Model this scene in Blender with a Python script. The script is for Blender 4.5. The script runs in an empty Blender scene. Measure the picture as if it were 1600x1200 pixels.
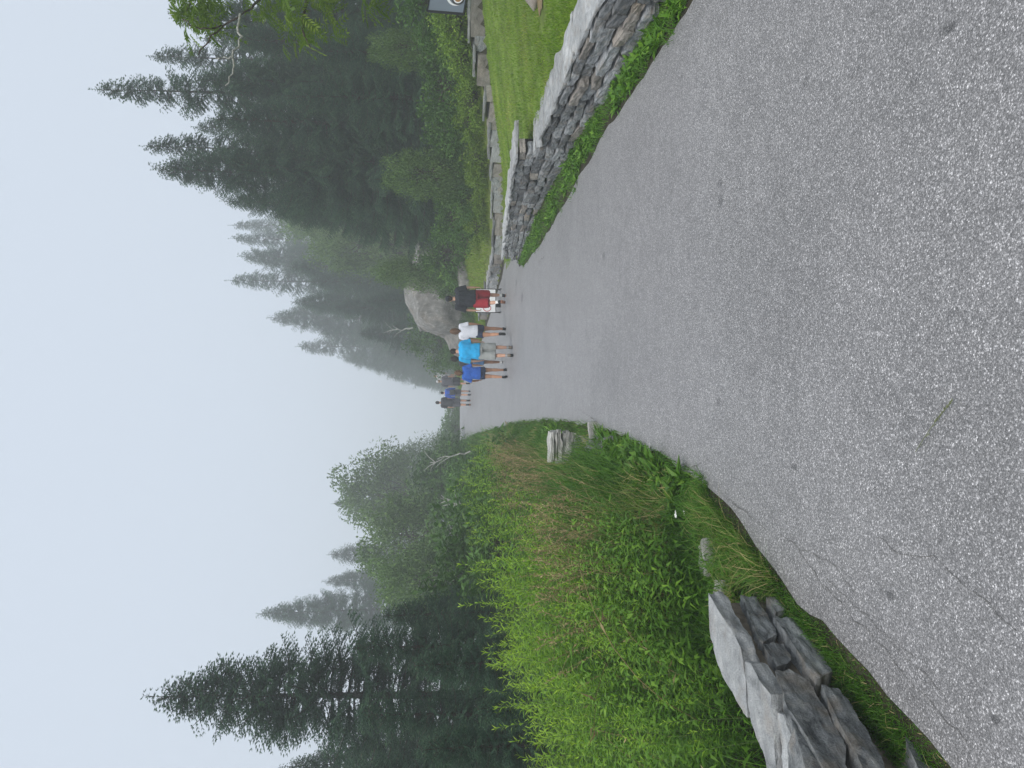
import bpy, math, random
import numpy as np
from mathutils import Vector, Matrix, noise

random.seed(7)
RNG = np.random.default_rng(7)
scene = bpy.context.scene
COL = scene.collection

# ------------------------------------------------------------------ camera
F_PX, EYE, HORIZON = 1164.0, 1.6, 712.0
TH = math.atan((800 - HORIZON) / F_PX)
CT, ST = math.cos(TH), math.sin(TH)
cam_d = bpy.data.cameras.new("camera")
cam = bpy.data.objects.new("camera", cam_d)
COL.objects.link(cam)
# the phone was held sideways: the picture's left edge is up in the world
cam.matrix_world = Matrix(((0, 1, 0, 0), (-ST, 0, -CT, 0), (-CT, 0, ST, EYE), (0, 0, 0, 1)))
cam_d.sensor_width = 36.0
cam_d.lens = F_PX / 1600.0 * 36.0
cam_d.clip_start = 0.05
cam_d.clip_end = 3000
scene.camera = cam

# ------------------------------------------------------------------ sky and sun (fog-bound overcast)
SUN_EL, SUN_AZ = math.radians(58), math.radians(200)
world = bpy.data.worlds.new("World")
scene.world = world
world.use_nodes = True
nt = world.node_tree
nt.nodes.clear()
wo = nt.nodes.new("ShaderNodeOutputWorld")
bg = nt.nodes.new("ShaderNodeBackground")
sky = nt.nodes.new("ShaderNodeTexSky")
sky.sky_type = 'NISHITA'
sky.sun_disc = False
sky.sun_elevation = SUN_EL
sky.sun_rotation = SUN_AZ
sky.dust_density = 3.0
hs = nt.nodes.new("ShaderNodeHueSaturation")
hs.inputs["Saturation"].default_value = 0.45
mx = nt.nodes.new("ShaderNodeMix")
mx.data_type = 'RGBA'
mx.inputs[0].default_value = 0.86                      # mostly the even light of the cloud
mx.inputs[7].default_value = (6.35, 7.1, 8.2, 1)
nt.links.new(sky.outputs[0], hs.inputs["Color"])
nt.links.new(hs.outputs[0], mx.inputs[6])
nt.links.new(mx.outputs[2], bg.inputs[0])
bg.inputs[1].default_value = 0.056
nt.links.new(bg.outputs[0], wo.inputs[0])

sun_d = bpy.data.lights.new("sun", 'SUN')
sun_d.energy = 1.5
sun_d.angle = math.radians(45)
sun_d.color = (1.0, 0.97, 0.92)
sun = bpy.data.objects.new("sun", sun_d)
COL.objects.link(sun)
sdir = Vector((math.sin(SUN_AZ) * math.cos(SUN_EL), math.cos(SUN_AZ) * math.cos(SUN_EL), math.sin(SUN_EL)))
sun.rotation_euler = sdir.to_track_quat('Z', 'Y').to_euler()
sun.location = (0, 0, 60)

scene.view_settings.view_transform = 'Standard'
scene.view_settings.look = 'None'
scene.view_settings.exposure = 1.08
scene.view_settings.gamma = 1.0
scene.cycles.volume_bounces = 2
scene.cycles.max_bounces = 6
scene.cycles.transparent_max_bounces = 8
scene.cycles.volume_max_steps = 64

HAZE_DENSITY = 0.0046

# ------------------------------------------------------------------ pixel rays (only to measure the photograph)
def ray(px, py):
    u, w = 600 - py, px - 800
    return (u, F_PX * CT - w * ST, -F_PX * ST - w * CT)
def gp(px, py, z=0.0):
    r = ray(px, py); t = (z - EYE) / r[2]
    return Vector((r[0] * t, r[1] * t, z))
def at(px, py, Y):
    r = ray(px, py); t = Y / r[1]
    return Vector((r[0] * t, Y, EYE + r[2] * t))

# ------------------------------------------------------------------ terrain
def road_z(y):
    return np.interp(y, [-60, 20, 24, 30, 37.7, 43, 47, 52, 60, 75, 110, 400],
                     [0, 0, .10, .44, .84, 1.18, 1.32, 1.25, .8, -.6, -4, -10])
def xl(y):
    return np.interp(y, [-20, 0, 2.2, 2.6, 3.06, 3.7, 4.7, 5.6, 6.7, 8.5, 12.5, 21, 25, 33, 40, 47, 60, 90],
                     [-1.5, -1.4, -1.24, -1.17, -1.05, -.89, -.62, -.56, -.50, -.48, -.60, -1.09, -1.46, -2.15, -2.9, -3.7, -7, -16])
def xr(y):
    return np.interp(y, [-20, 0, 4.8, 6.4, 8.1, 9.8, 13.5, 17, 18.5, 20, 23, 25, 29, 33, 37, 41, 47, 60, 90],
                     [2.5, 2.5, 2.55, 2.62, 2.70, 2.66, 2.62, 2.75, 2.95, 3.4, 3.75, 3.2, 2.25, 1.5, .9, .35, -.6, -3, -11])
BACKWALL = [(13.5, 9.0), (10.3, 13.6), (8.4, 16.6), (6.1, 20.0), (4.1, 23.2), (3.3, 25.6), (2.5, 29.2)]
def sstep(a, b, x):
    t = np.clip((x - a) / (b - a), 0, 1)
    return t * t * (3 - 2 * t)
def back_x(y):      # the back wall's x at a given y
    ys = [p[1] for p in BACKWALL]; xs = [p[0] for p in BACKWALL]
    return np.interp(y, ys, xs)
def ground_z(x, y):
    x = np.asarray(x, float); y = np.asarray(y, float)
    zr, L, R = road_z(y), xl(y), xr(y)
    z = zr + 0 * x
    # left: a flat verge, then a bank that falls away
    d = np.clip(L - 1.3 - x, 0, None)
    z = z - np.clip(.22 * d, 0, 1.3) - .02 * d
    # right: raised lawn behind the dry wall
    lawn = .44 + .135 * (x - 3.4) - .05 * np.clip(y - 14, 0, None)
    lawn = np.clip(lawn, 0.02, 1.8)
    m = sstep(3.28, 3.42, x) * (1 - sstep(17.5, 18.6, y))
    z = z * (1 - m) + lawn * m
    far = (y > 17.5) * sstep(17.5, 18.6, y)
    side = np.clip(x - R - .25, 0, None)
    z = z + far * np.clip(.14 * side, 0, 2.5)
    # above the back wall
    step = sstep(.06, .22, x - back_x(y)) * (y < 29.3) * (y > 9)
    z = z + .36 * step
    z = z + .10 * np.clip(x - back_x(np.clip(y, 9, 29)) - .3, 0, 14) * (y > 9)
    return z
def gz(x, y):
    return float(ground_z(x, y))

# ------------------------------------------------------------------ helpers: objects and tags
def tag(o, label=None, cat=None, group=None, kind=None):
    if label: o['label'] = label
    if cat: o['category'] = cat
    if group: o['group'] = group
    if kind: o['kind'] = kind
    return o
def empty(name, loc, label=None, cat=None, group=None, rz=0.0):
    o = bpy.data.objects.new(name, None)
    o.empty_display_size = .2
    COL.objects.link(o)
    o.location = loc
    o.rotation_euler = (0, 0, rz)
    return tag(o, label, cat, group)
def link(name, me, parent=None, loc=None):
    o = bpy.data.objects.new(name, me)
    COL.objects.link(o)
    if parent: o.parent = parent
    if loc is not None: o.location = loc
    return o
def mesh_np(name, V, Fc, mat, smooth=False, tint=None, mat_idx=None):
    """V (n,3); Fc (m,k) array or list of such arrays; mat one material or a list"""
    me = bpy.data.meshes.new(name)
    V = np.asarray(V, np.float32)
    arrs = Fc if isinstance(Fc, list) else [Fc]
    arrs = [np.asarray(a, np.int32) for a in arrs if len(a)]
    loops = np.concatenate([a.ravel() for a in arrs])
    tot = np.concatenate([np.full(len(a), a.shape[1], np.int32) for a in arrs])
    start = np.concatenate([[0], np.cumsum(tot)[:-1]]).astype(np.int32)
    me.vertices.add(len(V)); me.vertices.foreach_set("co", V.ravel())
    me.loops.add(len(loops)); me.loops.foreach_set("vertex_index", loops)
    me.polygons.add(len(tot)); me.polygons.foreach_set("loop_start", start)
    me.polygons.foreach_set("use_smooth", np.full(len(tot), smooth, bool))
    for m in (mat if isinstance(mat, list) else [mat]):
        me.materials.append(m)
    if mat_idx is not None:
        me.polygons.foreach_set("material_index", np.asarray(mat_idx, np.int32))
    if tint is not None:
        a = me.attributes.new("tint", 'FLOAT', 'POINT')
        a.data.foreach_set("value", np.asarray(tint, np.float32))
    me.update(calc_edges=True)
    return me
class Acc:
    """collects verts / faces (any size) for one mesh"""
    def __init__(s): s.V = []; s.F = {}; s.T = []; s.M = {}; s.n = 0
    def add(s, V, faces, tint=0.5, m=0):
        V = np.asarray(V, float).reshape(-1, 3)
        faces = np.asarray(faces, int)
        s.V.append(V); s.T.append(np.broadcast_to(np.asarray(tint, float), (len(V),)))
        s.F.setdefault(faces.shape[1], []).append(faces + s.n)
        s.M.setdefault(faces.shape[1], []).append(np.full(len(faces), m))
        s.n += len(V)
    def mesh(s, name, mat, smooth=False):
        ks = list(s.F)
        return mesh_np(name, np.concatenate(s.V), [np.concatenate(s.F[k]) for k in ks], mat, smooth,
                       np.concatenate(s.T), np.concatenate([np.concatenate(s.M[k]) for k in ks]))

# ------------------------------------------------------------------ helpers: materials
def new_mat(name):
    m = bpy.data.materials.new(name)
    m.use_nodes = True
    return m, m.node_tree, m.node_tree.nodes["Principled BSDF"]
def node(nt, t, **kw):
    n = nt.nodes.new(t)
    for k, v in kw.items(): setattr(n, k, v)
    return n
def ramp(nt, stops):
    r = nt.nodes.new("ShaderNodeValToRGB")
    e = r.color_ramp.elements
    while len(e) < len(stops): e.new(.5)
    for k, (p, c) in enumerate(stops):
        e[k].position = p
        e[k].color = (c[0], c[1], c[2], 1) if not isinstance(c, (int, float)) else (c, c, c, 1)
    return r
def coords(nt, mode="Object", scale=None):
    tc = nt.nodes.new("ShaderNodeTexCoord")
    if scale is None: return tc.outputs[mode]
    mp = nt.nodes.new("ShaderNodeMapping")
    mp.inputs["Scale"].default_value = scale
    nt.links.new(tc.outputs[mode], mp.inputs[0])
    return mp.outputs[0]
def mixcol(nt, a, b, fac, mode='MIX'):
    m = nt.nodes.new("ShaderNodeMix"); m.data_type = 'RGBA'; m.blend_type = mode
    for sock, v in ((m.inputs[6], a), (m.inputs[7], b), (m.inputs[0], fac)):
        if hasattr(v, "is_output"): nt.links.new(v, sock)
        elif isinstance(v, (int, float)): sock.default_value = v
        else: sock.default_value = (*v[:3], 1)
    return m.outputs[2]
def bump(nt, p, h, strength, dist):
    b = nt.nodes.new("ShaderNodeBump")
    b.inputs["Strength"].default_value = strength
    b.inputs["Distance"].default_value = dist
    nt.links.new(h, b.inputs["Height"])
    nt.links.new(b.outputs[0], p.inputs["Normal"])
def noise_tex(nt, vec, scale, detail=5, rough=.55):
    n = nt.nodes.new("ShaderNodeTexNoise")
    n.inputs["Scale"].default_value = scale
    n.inputs["Detail"].default_value = detail
    n.inputs["Roughness"].default_value = rough
    if vec is not None: nt.links.new(vec, n.inputs["Vector"])
    return n
def leaf_mat(name, stops, trans=.35, rough=.55, objvar=.25, spec=.3):
    m, nt, p = new_mat(name)
    a = node(nt, "ShaderNodeAttribute", attribute_name="tint")
    r = ramp(nt, stops)
    nt.links.new(a.outputs["Fac"], r.inputs[0])
    oi = node(nt, "ShaderNodeObjectInfo")
    mr = node(nt, "ShaderNodeMapRange")
    mr.inputs[3].default_value = 1 - objvar; mr.inputs[4].default_value = 1 + objvar
    nt.links.new(oi.outputs["Random"], mr.inputs[0])
    hv = node(nt, "ShaderNodeHueSaturation")
    hv.inputs["Saturation"].default_value = 1.12
    nt.links.new(r.outputs[0], hv.inputs["Color"]); nt.links.new(mr.outputs[0], hv.inputs["Value"])
    nt.links.new(hv.outputs[0], p.inputs["Base Color"])
    p.inputs["Roughness"].default_value = rough
    p.inputs["Specular IOR Level"].default_value = spec
    if trans > 0:
        t = node(nt, "ShaderNodeBsdfTranslucent")
        nt.links.new(hv.outputs[0], t.inputs[0])
        ms = node(nt, "ShaderNodeMixShader"); ms.inputs[0].default_value = trans
        nt.links.new(p.outputs[0], ms.inputs[1]); nt.links.new(t.outputs[0], ms.inputs[2])
        nt.links.new(ms.outputs[0], nt.nodes["Material Output"].inputs[0])
    return m
def plain(name, col, rough=.7, var=.15, scale=30, spec=.3, bumpd=0.0, mode="Object"):
    m, nt, p = new_mat(name)
    n = noise_tex(nt, coords(nt, mode), scale)
    lo = [c * (1 - var) for c in col]; hi = [min(1, c * (1 + var)) for c in col]
    r = ramp(nt, [(.3, lo), (.7, hi)])
    nt.links.new(n.outputs[0], r.inputs[0])
    nt.links.new(r.outputs[0], p.inputs["Base Color"])
    p.inputs["Roughness"].default_value = rough
    p.inputs["Specular IOR Level"].default_value = spec
    if bumpd: bump(nt, p, n.outputs[0], .6, bumpd)
    return m
def stone_mat(name, stops, scale=3.0, strat=(1, 1, 4), lich=.35, objvar=.3, warm=.35):
    """grey schist: layered veins, pale lichen, rusty patches"""
    m, nt, p = new_mat(name)
    oi = node(nt, "ShaderNodeObjectInfo")
    tc = node(nt, "ShaderNodeTexCoord")
    add = node(nt, "ShaderNodeVectorMath", operation='MULTIPLY_ADD')
    cmb = node(nt, "ShaderNodeCombineXYZ")
    for k in range(3): nt.links.new(oi.outputs["Random"], cmb.inputs[k])
    nt.links.new(cmb.outputs[0], add.inputs[0]); add.inputs[1].default_value = (37, 53, 71)
    nt.links.new(tc.outputs["Object"], add.inputs[2])
    mp = node(nt, "ShaderNodeMapping"); mp.inputs["Scale"].default_value = strat
    nt.links.new(add.outputs[0], mp.inputs[0])
    n1 = noise_tex(nt, mp.outputs[0], scale, 9, .66)
    n1.inputs["Distortion"].default_value = .6
    n2 = noise_tex(nt, add.outputs[0], scale * .8, 4, .6)
    n3 = noise_tex(nt, add.outputs[0], scale * 14, 4, .7)
    r = ramp(nt, stops); nt.links.new(n1.outputs[0], r.inputs[0])
    rw = ramp(nt, [(.5, 0), (.72, warm)]); nt.links.new(n2.outputs[0], rw.inputs[0])
    c = mixcol(nt, r.outputs[0], (.30, .225, .15), rw.outputs[0])
    n4 = noise_tex(nt, add.outputs[0], scale * 3.2, 6, .7)
    rl = ramp(nt, [(.54, 0), (.64, lich)]); nt.links.new(n4.outputs[0], rl.inputs[0])
    c = mixcol(nt, c, (.40, .41, .39), rl.outputs[0])
    rs = ramp(nt, [(.3, .62), (.7, 1.15)]); nt.links.new(n3.outputs[0], rs.inputs[0])
    c = mixcol(nt, c, rs.outputs[0], .8, 'MULTIPLY')
    mr = node(nt, "ShaderNodeMapRange")
    mr.inputs[3].default_value = 1 - objvar; mr.inputs[4].default_value = 1 + objvar
    nt.links.new(oi.outputs["Random"], mr.inputs[0])
    hv = node(nt, "ShaderNodeHueSaturation")
    nt.links.new(c, hv.inputs["Color"]); nt.links.new(mr.outputs[0], hv.inputs["Value"])
    nt.links.new(hv.outputs[0], p.inputs["Base Color"])
    p.inputs["Roughness"].default_value = .82
    p.inputs["Specular IOR Level"].default_value = .25
    ad = node(nt, "ShaderNodeMath", operation='ADD')
    nt.links.new(n1.outputs[0], ad.inputs[0]); nt.links.new(n3.outputs[0], ad.inputs[1])
    bump(nt, p, ad.outputs[0], .8, .02)
    return m
# old oil drips and damp spots on the asphalt: picture point, half sizes in metres, darkness
STAINS = [(1495, 45, .022, .055, .5), (1400, 930, .019, .032, .45), (1565, 1125, .017, .030, .42), (1250, 730, .016, .034, .5), (1132, 312, .05, .045, .6),
          (1130, 287, .03, .05, .6), (947, 400, .05, .10, .6), (1070, 120, .03, .05, .7), (1128, 628, .03, .04, .6), (817, 465, .14, .35, .6), (808, 442, .12, .3, .7),
          (1440, 128, .03, .05, .75), (1350, 110, .025, .04, .8), (1265, 130, .03, .04, .75), (1200, 460, .6, .8, .9), (980, 560, .5, 1.3, .9), (1500, 700, .5, .5, .92)]
def asphalt(name, mult=1.0):
    m, nt, p = new_mat(name)
    v = coords(nt, "Generated") if False else coords(nt, "Object")
    geo = node(nt, "ShaderNodeNewGeometry")
    pos = geo.outputs["Position"]
    vo = node(nt, "ShaderNodeTexVoronoi"); vo.inputs["Scale"].default_value = 180
    nt.links.new(pos, vo.inputs["Vector"])
    sep = node(nt, "ShaderNodeSeparateColor"); nt.links.new(vo.outputs["Color"], sep.inputs[0])
    chips = ramp(nt, [(0, .10), (.45, .135), (.74, .17), (.88, .23), (1, .36)])
    nt.links.new(sep.outputs[0], chips.inputs[0])
    rd = ramp(nt, [(.25, 1), (.55, .55)]); nt.links.new(vo.outputs["Distance"], rd.inputs[0])
    vo.inputs["Randomness"].default_value = 1
    c = mixcol(nt, chips.outputs[0], rd.outputs[0], .7, 'MULTIPLY')
    vo2 = node(nt, "ShaderNodeTexVoronoi"); vo2.inputs["Scale"].default_value = 230
    nt.links.new(pos, vo2.inputs["Vector"])
    sp2 = node(nt, "ShaderNodeSeparateColor"); nt.links.new(vo2.outputs["Color"], sp2.inputs[0])
    fine = ramp(nt, [(0, .6), (.7, 1.0), (.9, 1.5), (1, 2.0)]); nt.links.new(sp2.outputs[1], fine.inputs[0])
    c = mixcol(nt, c, fine.outputs[0], .72, 'MULTIPLY')
    big = noise_tex(nt, pos, .7, 6, .62); big.inputs['Distortion'].default_value = .8
    rb = ramp(nt, [(.32, .90), (.5, 1.0), (.68, 1.06)]); nt.links.new(big.outputs[0], rb.inputs[0])
    c = mixcol(nt, c, rb.outputs[0], 1.0, 'MULTIPLY')
    mid = noise_tex(nt, pos, 7, 5, .65)
    rm = ramp(nt, [(.28, .86), (.72, 1.1)]); nt.links.new(mid.outputs[0], rm.inputs[0])
    c = mixcol(nt, c, rm.outputs[0], 1.0, 'MULTIPLY')
    c = mixcol(nt, c, (1.03 * mult, 1.0 * mult, 1.005 * mult), 1.0, 'MULTIPLY')
    wn = noise_tex(nt, pos, 28, 3, .6)
    for px, py, rx, ry, dk in STAINS:
        q = gp(px, py)
        sb = node(nt, "ShaderNodeVectorMath", operation='SUBTRACT'); nt.links.new(pos, sb.inputs[0]); sb.inputs[1].default_value = (q.x, q.y, 0)
        sc = node(nt, "ShaderNodeVectorMath", operation='MULTIPLY'); nt.links.new(sb.outputs[0], sc.inputs[0]); sc.inputs[1].default_value = (1 / rx, 1 / ry, 0)
        ln = node(nt, "ShaderNodeVectorMath", operation='LENGTH'); nt.links.new(sc.outputs[0], ln.inputs[0])
        ad = node(nt, "ShaderNodeMath", operation='ADD'); nt.links.new(ln.outputs["Value"], ad.inputs[0]); nt.links.new(wn.outputs[0], ad.inputs[1])
        mr = node(nt, "ShaderNodeMapRange"); mr.interpolation_type = 'SMOOTHSTEP'
        nt.links.new(ad.outputs[0], mr.inputs[0])
        mr.inputs[1].default_value = .95; mr.inputs[2].default_value = 1.65; mr.inputs[3].default_value = dk; mr.inputs[4].default_value = 1.0
        c = mixcol(nt, c, mr.outputs[0], 1.0, 'MULTIPLY')
    nt.links.new(c, p.inputs["Base Color"])
    p.inputs["Roughness"].default_value = .48
    p.inputs["Specular IOR Level"].default_value = .75
    bump(nt, p, vo.outputs["Distance"], .55, -.004)
    return m

M = {}
M['asphalt'] = asphalt("asphalt", 1.64)
M['crack'] = plain("crack_dark", (.10, .096, .09), .9, .3, 60)
M['soil'] = plain("soil", (.035, .032, .02), .95, .4, 6, .1, .02)
M['lawn'] = plain("lawn_ground", (.12, .17, .035), .95, .5, 2, .1)
M['lawn2'] = plain("rough_lawn_ground", (.10, .13, .03), .95, .35, 3, .1)
M['bark'] = plain("bark", (.075, .062, .05), .9, .5, 25, .1, .02)
M['bark_pale'] = plain("bark_pale", (.33, .33, .30), .9, .35, 40, .1, .004)
M['stem'] = plain("stem_green", (.11, .17, .05), .7, .3, 20)
M['spruce'] = leaf_mat("spruce_needles", [(0, (.022, .050, .032)), (.45, (.050, .105, .062)), (1, (.125, .20, .105))], .18, .6, .12, .25)  # palest stop paints the highlights on the bough tips
M['birch'] = leaf_mat("broad_leaves", [(0, (.07, .13, .04)), (.6, (.14, .225, .075)), (1, (.22, .31, .11))], .35, .55, .15)
M['shrub'] = leaf_mat("shrub_leaves", [(0, (.045, .10, .025)), (.6, (.09, .18, .045)), (1, (.17, .27, .07))], .35, .5, .2)
M['lowshrub'] = leaf_mat("low_shrub_leaves", [(0, (.10, .18, .03)), (.6, (.19, .29, .055)), (1, (.30, .38, .09))], .4, .55, .15)
M['ash'] = leaf_mat("ash_leaflets", [(0, (.09, .16, .03)), (.6, (.16, .25, .05)), (1, (.28, .37, .09))], .45, .5, .1)
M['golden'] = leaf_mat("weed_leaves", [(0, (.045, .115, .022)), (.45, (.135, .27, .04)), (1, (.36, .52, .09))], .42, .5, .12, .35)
M['grass'] = leaf_mat("grass_blades", [(0, (.04, .105, .016)), (.55, (.095, .21, .035)), (.78, (.17, .26, .06)), (1, (.50, .41, .22))], .4, .55, .1)
M['lawngrass'] = leaf_mat("lawn_blades", [(0, (.09, .18, .022)), (.5, (.17, .28, .033)), (.85, (.29, .36, .07)), (1, (.40, .35, .14))], .35, .6, .05)
M['dry'] = leaf_mat("dry_grass", [(0, (.16, .12, .06)), (1, (.40, .33, .19))], .25, .7, .1)
M['ferny'] = leaf_mat("broad_weed", [(0, (.045, .115, .02)), (.6, (.105, .215, .035)), (1, (.20, .33, .06))], .35, .5, .15)
SL = [(.30, (.07, .075, .08)), (.44, (.22, .23, .24)), (.60, (.34, .35, .36)), (.75, (.50, .51, .51))]
M['stone'] = stone_mat("wall_schist", SL, 10.0, (1, 1, 3.2), .5, .42, .5)
M['stone_dark'] = stone_mat("slab_schist", [(.32, (.06, .065, .068)), (.46, (.20, .21, .215)), (.58, (.32, .33, .33)), (.72, (.52, .52, .49))], 8.5, (1, 1, 4), .45, .25, .6)
M['cap'] = stone_mat("cap_schist", [(.28, (.19, .20, .20)), (.45, (.37, .38, .385)), (.58, (.47, .48, .48)), (.75, (.62, .62, .60))], 9.0, (1, 1, 3), .3, .14, .4)
M['stone_tan'] = stone_mat("tan_block", [(.3, (.17, .15, .135)), (.5, (.29, .265, .24)), (.7, (.38, .34, .30))], 3.0, (1, 1, 2), .25, .22, .5)
M['stone_white'] = stone_mat("pale_block", [(.28, (.20, .19, .17)), (.45, (.46, .45, .42)), (.7, (.66, .65, .61))], 9.0, (1, 1, 3), .2, .15, .5)
M['granite'] = stone_mat("granite_boulder", [(.3, (.09, .088, .082)), (.5, (.17, .165, .155)), (.7, (.29, .28, .265))], 2.2, (1.6, 1.6, .8), .45, .12, .3)
M['mortar'] = plain("mortar_tan", (.17, .145, .115), .95, .35, 25, .1, .01)
M['gap'] = plain("wall_core_dark", (.03, .028, .025), .95, .4, 12, .1)

# ------------------------------------------------------------------ shape helpers
def tube(path, radii, seg=10, ref=(0, 1, 0), cap=True, acc=None, tint=.5, m=0):
    """path (n,3); radii scalar list or list of (ra, rb); ref roughly one cross axis"""
    P = np.asarray(path, float); n = len(P)
    T = np.gradient(P, axis=0); T /= np.linalg.norm(T, axis=1, keepdims=True) + 1e-9
    ref = np.asarray(ref, float)
    V = []
    a = np.linspace(0, 2 * np.pi, seg, endpoint=False)
    for i in range(n):
        s = np.cross(T[i], ref)
        if np.linalg.norm(s) < .05: s = np.cross(T[i], (1.0, .3, .2))
        s /= np.linalg.norm(s); b = np.cross(s, T[i])
        r = radii[i]; ra, rb = (r if isinstance(r, (tuple, list)) else (r, r))
        V.append(P[i] + np.outer(np.cos(a) * ra, s) + np.outer(np.sin(a) * rb, b))
    V = np.concatenate(V)
    i = np.arange(n - 1)[:, None] * seg; j = np.arange(seg)[None]
    Fq = np.stack([i + j, i + (j + 1) % seg, i + seg + (j + 1) % seg, i + seg + j], -1).reshape(-1, 4)
    A = acc or Acc()
    if cap:
        V = np.concatenate([V, P[:1], P[-1:]])
        c0, c1 = n * seg, n * seg + 1
        jj = np.arange(seg)
        t0 = np.stack([np.full(seg, c0), (jj + 1) % seg, jj], -1)
        k = (n - 1) * seg
        t1 = np.stack([np.full(seg, c1), k + jj, k + (jj + 1) % seg], -1)
        A.add(V, Fq, tint, m)
        n0 = A.n - len(V)
        A.F.setdefault(3, []).append(np.concatenate([t0, t1]) + n0)
        A.M.setdefault(3, []).append(np.full(2 * seg, m))
    else:
        A.add(V, Fq, tint, m)
    return A
def unit(v):
    return v / (np.linalg.norm(v, axis=-1, keepdims=True) + 1e-9)
def leaves(acc, P, D, L, W, tint, up=None, fold=.0, m=0):
    """rhombic leaves: P base, D direction (n,3), length, width arrays"""
    n = len(P)
    P = np.asarray(P, float); D = unit(np.asarray(D, float))
    L = np.broadcast_to(L, (n,))[:, None]; W = np.broadcast_to(W, (n,))[:, None]
    R = RNG.normal(size=(n, 3)) if up is None else np.broadcast_to(up, (n, 3)) + RNG.normal(size=(n, 3)) * .25
    S = unit(np.cross(D, R)); N = np.cross(S, D)
    mid = P + D * L * .42 + N * L * .06
    tip = P + D * L - N * L * fold
    V = np.stack([P, mid + S * W * .5, tip, mid - S * W * .5], 1).reshape(-1, 3)
    Fq = np.arange(4 * n).reshape(-1, 4)
    acc.add(V, Fq, np.repeat(np.broadcast_to(tint, (n,)), 4), m)
def blades(acc, P, H, W, lean, tint, m=0, seg=3):
    """curving grass blades standing on P"""
    n = len(P); P = np.asarray(P, float)
    H = np.broadcast_to(H, (n,)); W = np.broadcast_to(W, (n,)); lean = np.broadcast_to(lean, (n,))
    az = RNG.uniform(0, 2 * np.pi, n)
    d = np.stack([np.cos(az), np.sin(az), 0 * az], 1)
    s = np.stack([-np.sin(az), np.cos(az), 0 * az], 1)
    tw = RNG.uniform(-.9, .9, n)[:, None]
    s = unit(s + d * tw)
    rows = []
    for k in range(seg):
        t = k / seg
        c = P + d * (H * lean * t ** 1.8)[:, None]
        c[:, 2] += H * (t - .35 * np.minimum(lean, 1.4) * t ** 2.2)
        w = (W * (1 - .6 * t))[:, None] * .5
        rows += [c - s * w, c + s * w]
    c = P + d * (H * lean)[:, None]
    c[:, 2] += H * (1 - .35 * np.minimum(lean, 1.4))
    rows.append(c)
    k = 2 * seg + 1
    V = np.stack(rows, 1).reshape(-1, 3)
    b = np.arange(n)[:, None] * k
    q = np.concatenate([b + np.array([[2 * i, 2 * i + 1, 2 * i + 3, 2 * i + 2]]) for i in range(seg - 1)])
    t3 = b + np.array([[2 * seg - 2, 2 * seg - 1, 2 * seg]])
    T = np.repeat(np.broadcast_to(tint, (n,)), k)
    acc.add(V, q, T, m)
    acc.F.setdefault(3, []).append(t3 + acc.n - len(V)); acc.M.setdefault(3, []).append(np.full(n, m))
_cube_cache = {}
def cube_sphere(k):
    """unit cube surface grid, k cells a side, welded"""
    if k in _cube_cache: return _cube_cache[k]
    idx, V, Fq = {}, [], []
    def vid(p):
        key = tuple(np.round(p, 5))
        if key not in idx: idx[key] = len(V); V.append(p)
        return idx[key]
    g = np.linspace(-1, 1, k + 1)
    for ax in range(3):
        for sg in (-1, 1):
            for i in range(k):
                for j in range(k):
                    q = []
                    for a, b in ((0, 0), (1, 0), (1, 1), (0, 1)):
                        p = np.zeros(3); p[ax] = sg; p[(ax + 1) % 3] = g[i + a]; p[(ax + 2) % 3] = g[j + b]
                        q.append(vid(p))
                    Fq.append(q if sg > 0 else q[::-1])
    _cube_cache[k] = (np.array(V), np.array(Fq))
    return _cube_cache[k]
def stone_verts(size, k=6, rnd=.25, amp=.12, seed=0, layer=.3, freq=2.2):
    """an angular block: rounded box, chipped by noise; size = half extents"""
    V, Fq = cube_sphere(k)
    V = V.copy()
    sph = V / np.linalg.norm(V, axis=1, keepdims=True) * 1.25
    V = V * (1 - rnd) + np.clip(sph, -1.08, 1.08) * rnd
    size = np.asarray(size, float)
    rng = np.random.default_rng(seed)
    sh = rng.normal(size=(2, 3)) * .10
    V = V + np.outer(V[:, 0], sh[0]) * np.array([0, 1, 1]) + np.outer(V[:, 1], sh[1]) * np.array([1, 0, 1])
    W = V * size
    off = Vector(rng.uniform(-50, 50, 3)); s = float(np.median(size))
    out = np.empty_like(W)
    for i, w in enumerate(W):
        p = Vector(w) / s * freq * .5
        a = noise.fractal(p + off, 0.9, 2.1, 4)
        cell = noise.cell(Vector((p.x * 1.3, p.y * 1.3, p.z * 3)) + off) - .5
        b = noise.noise(p * .6 + off)
        n = Vector(V[i]).normalized()
        f = amp * s * (a * .9 + b * 1.2 + cell * layer)
        out[i] = w + np.array(n) * f
    return out, Fq
def rot_z(V, a):
    c, s = math.cos(a), math.sin(a)
    return V @ np.array([[c, s, 0], [-s, c, 0], [0, 0, 1.0]])
def stone_obj(name, loc, size, rz, mat, parent, k=6, rnd=.25, amp=.12, layer=.3, tilt=0.0, smooth=False):
    V, Fq = stone_verts(size, k, rnd, amp, random.randint(0, 10 ** 6), layer)
    me = mesh_np(name, V, Fq, mat, smooth)
    if smooth: pass
    o = link(name, me, parent, loc)
    o.rotation_euler = (random.uniform(-.04, .04), tilt + random.uniform(-.03, .03), rz)
    return o

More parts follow.
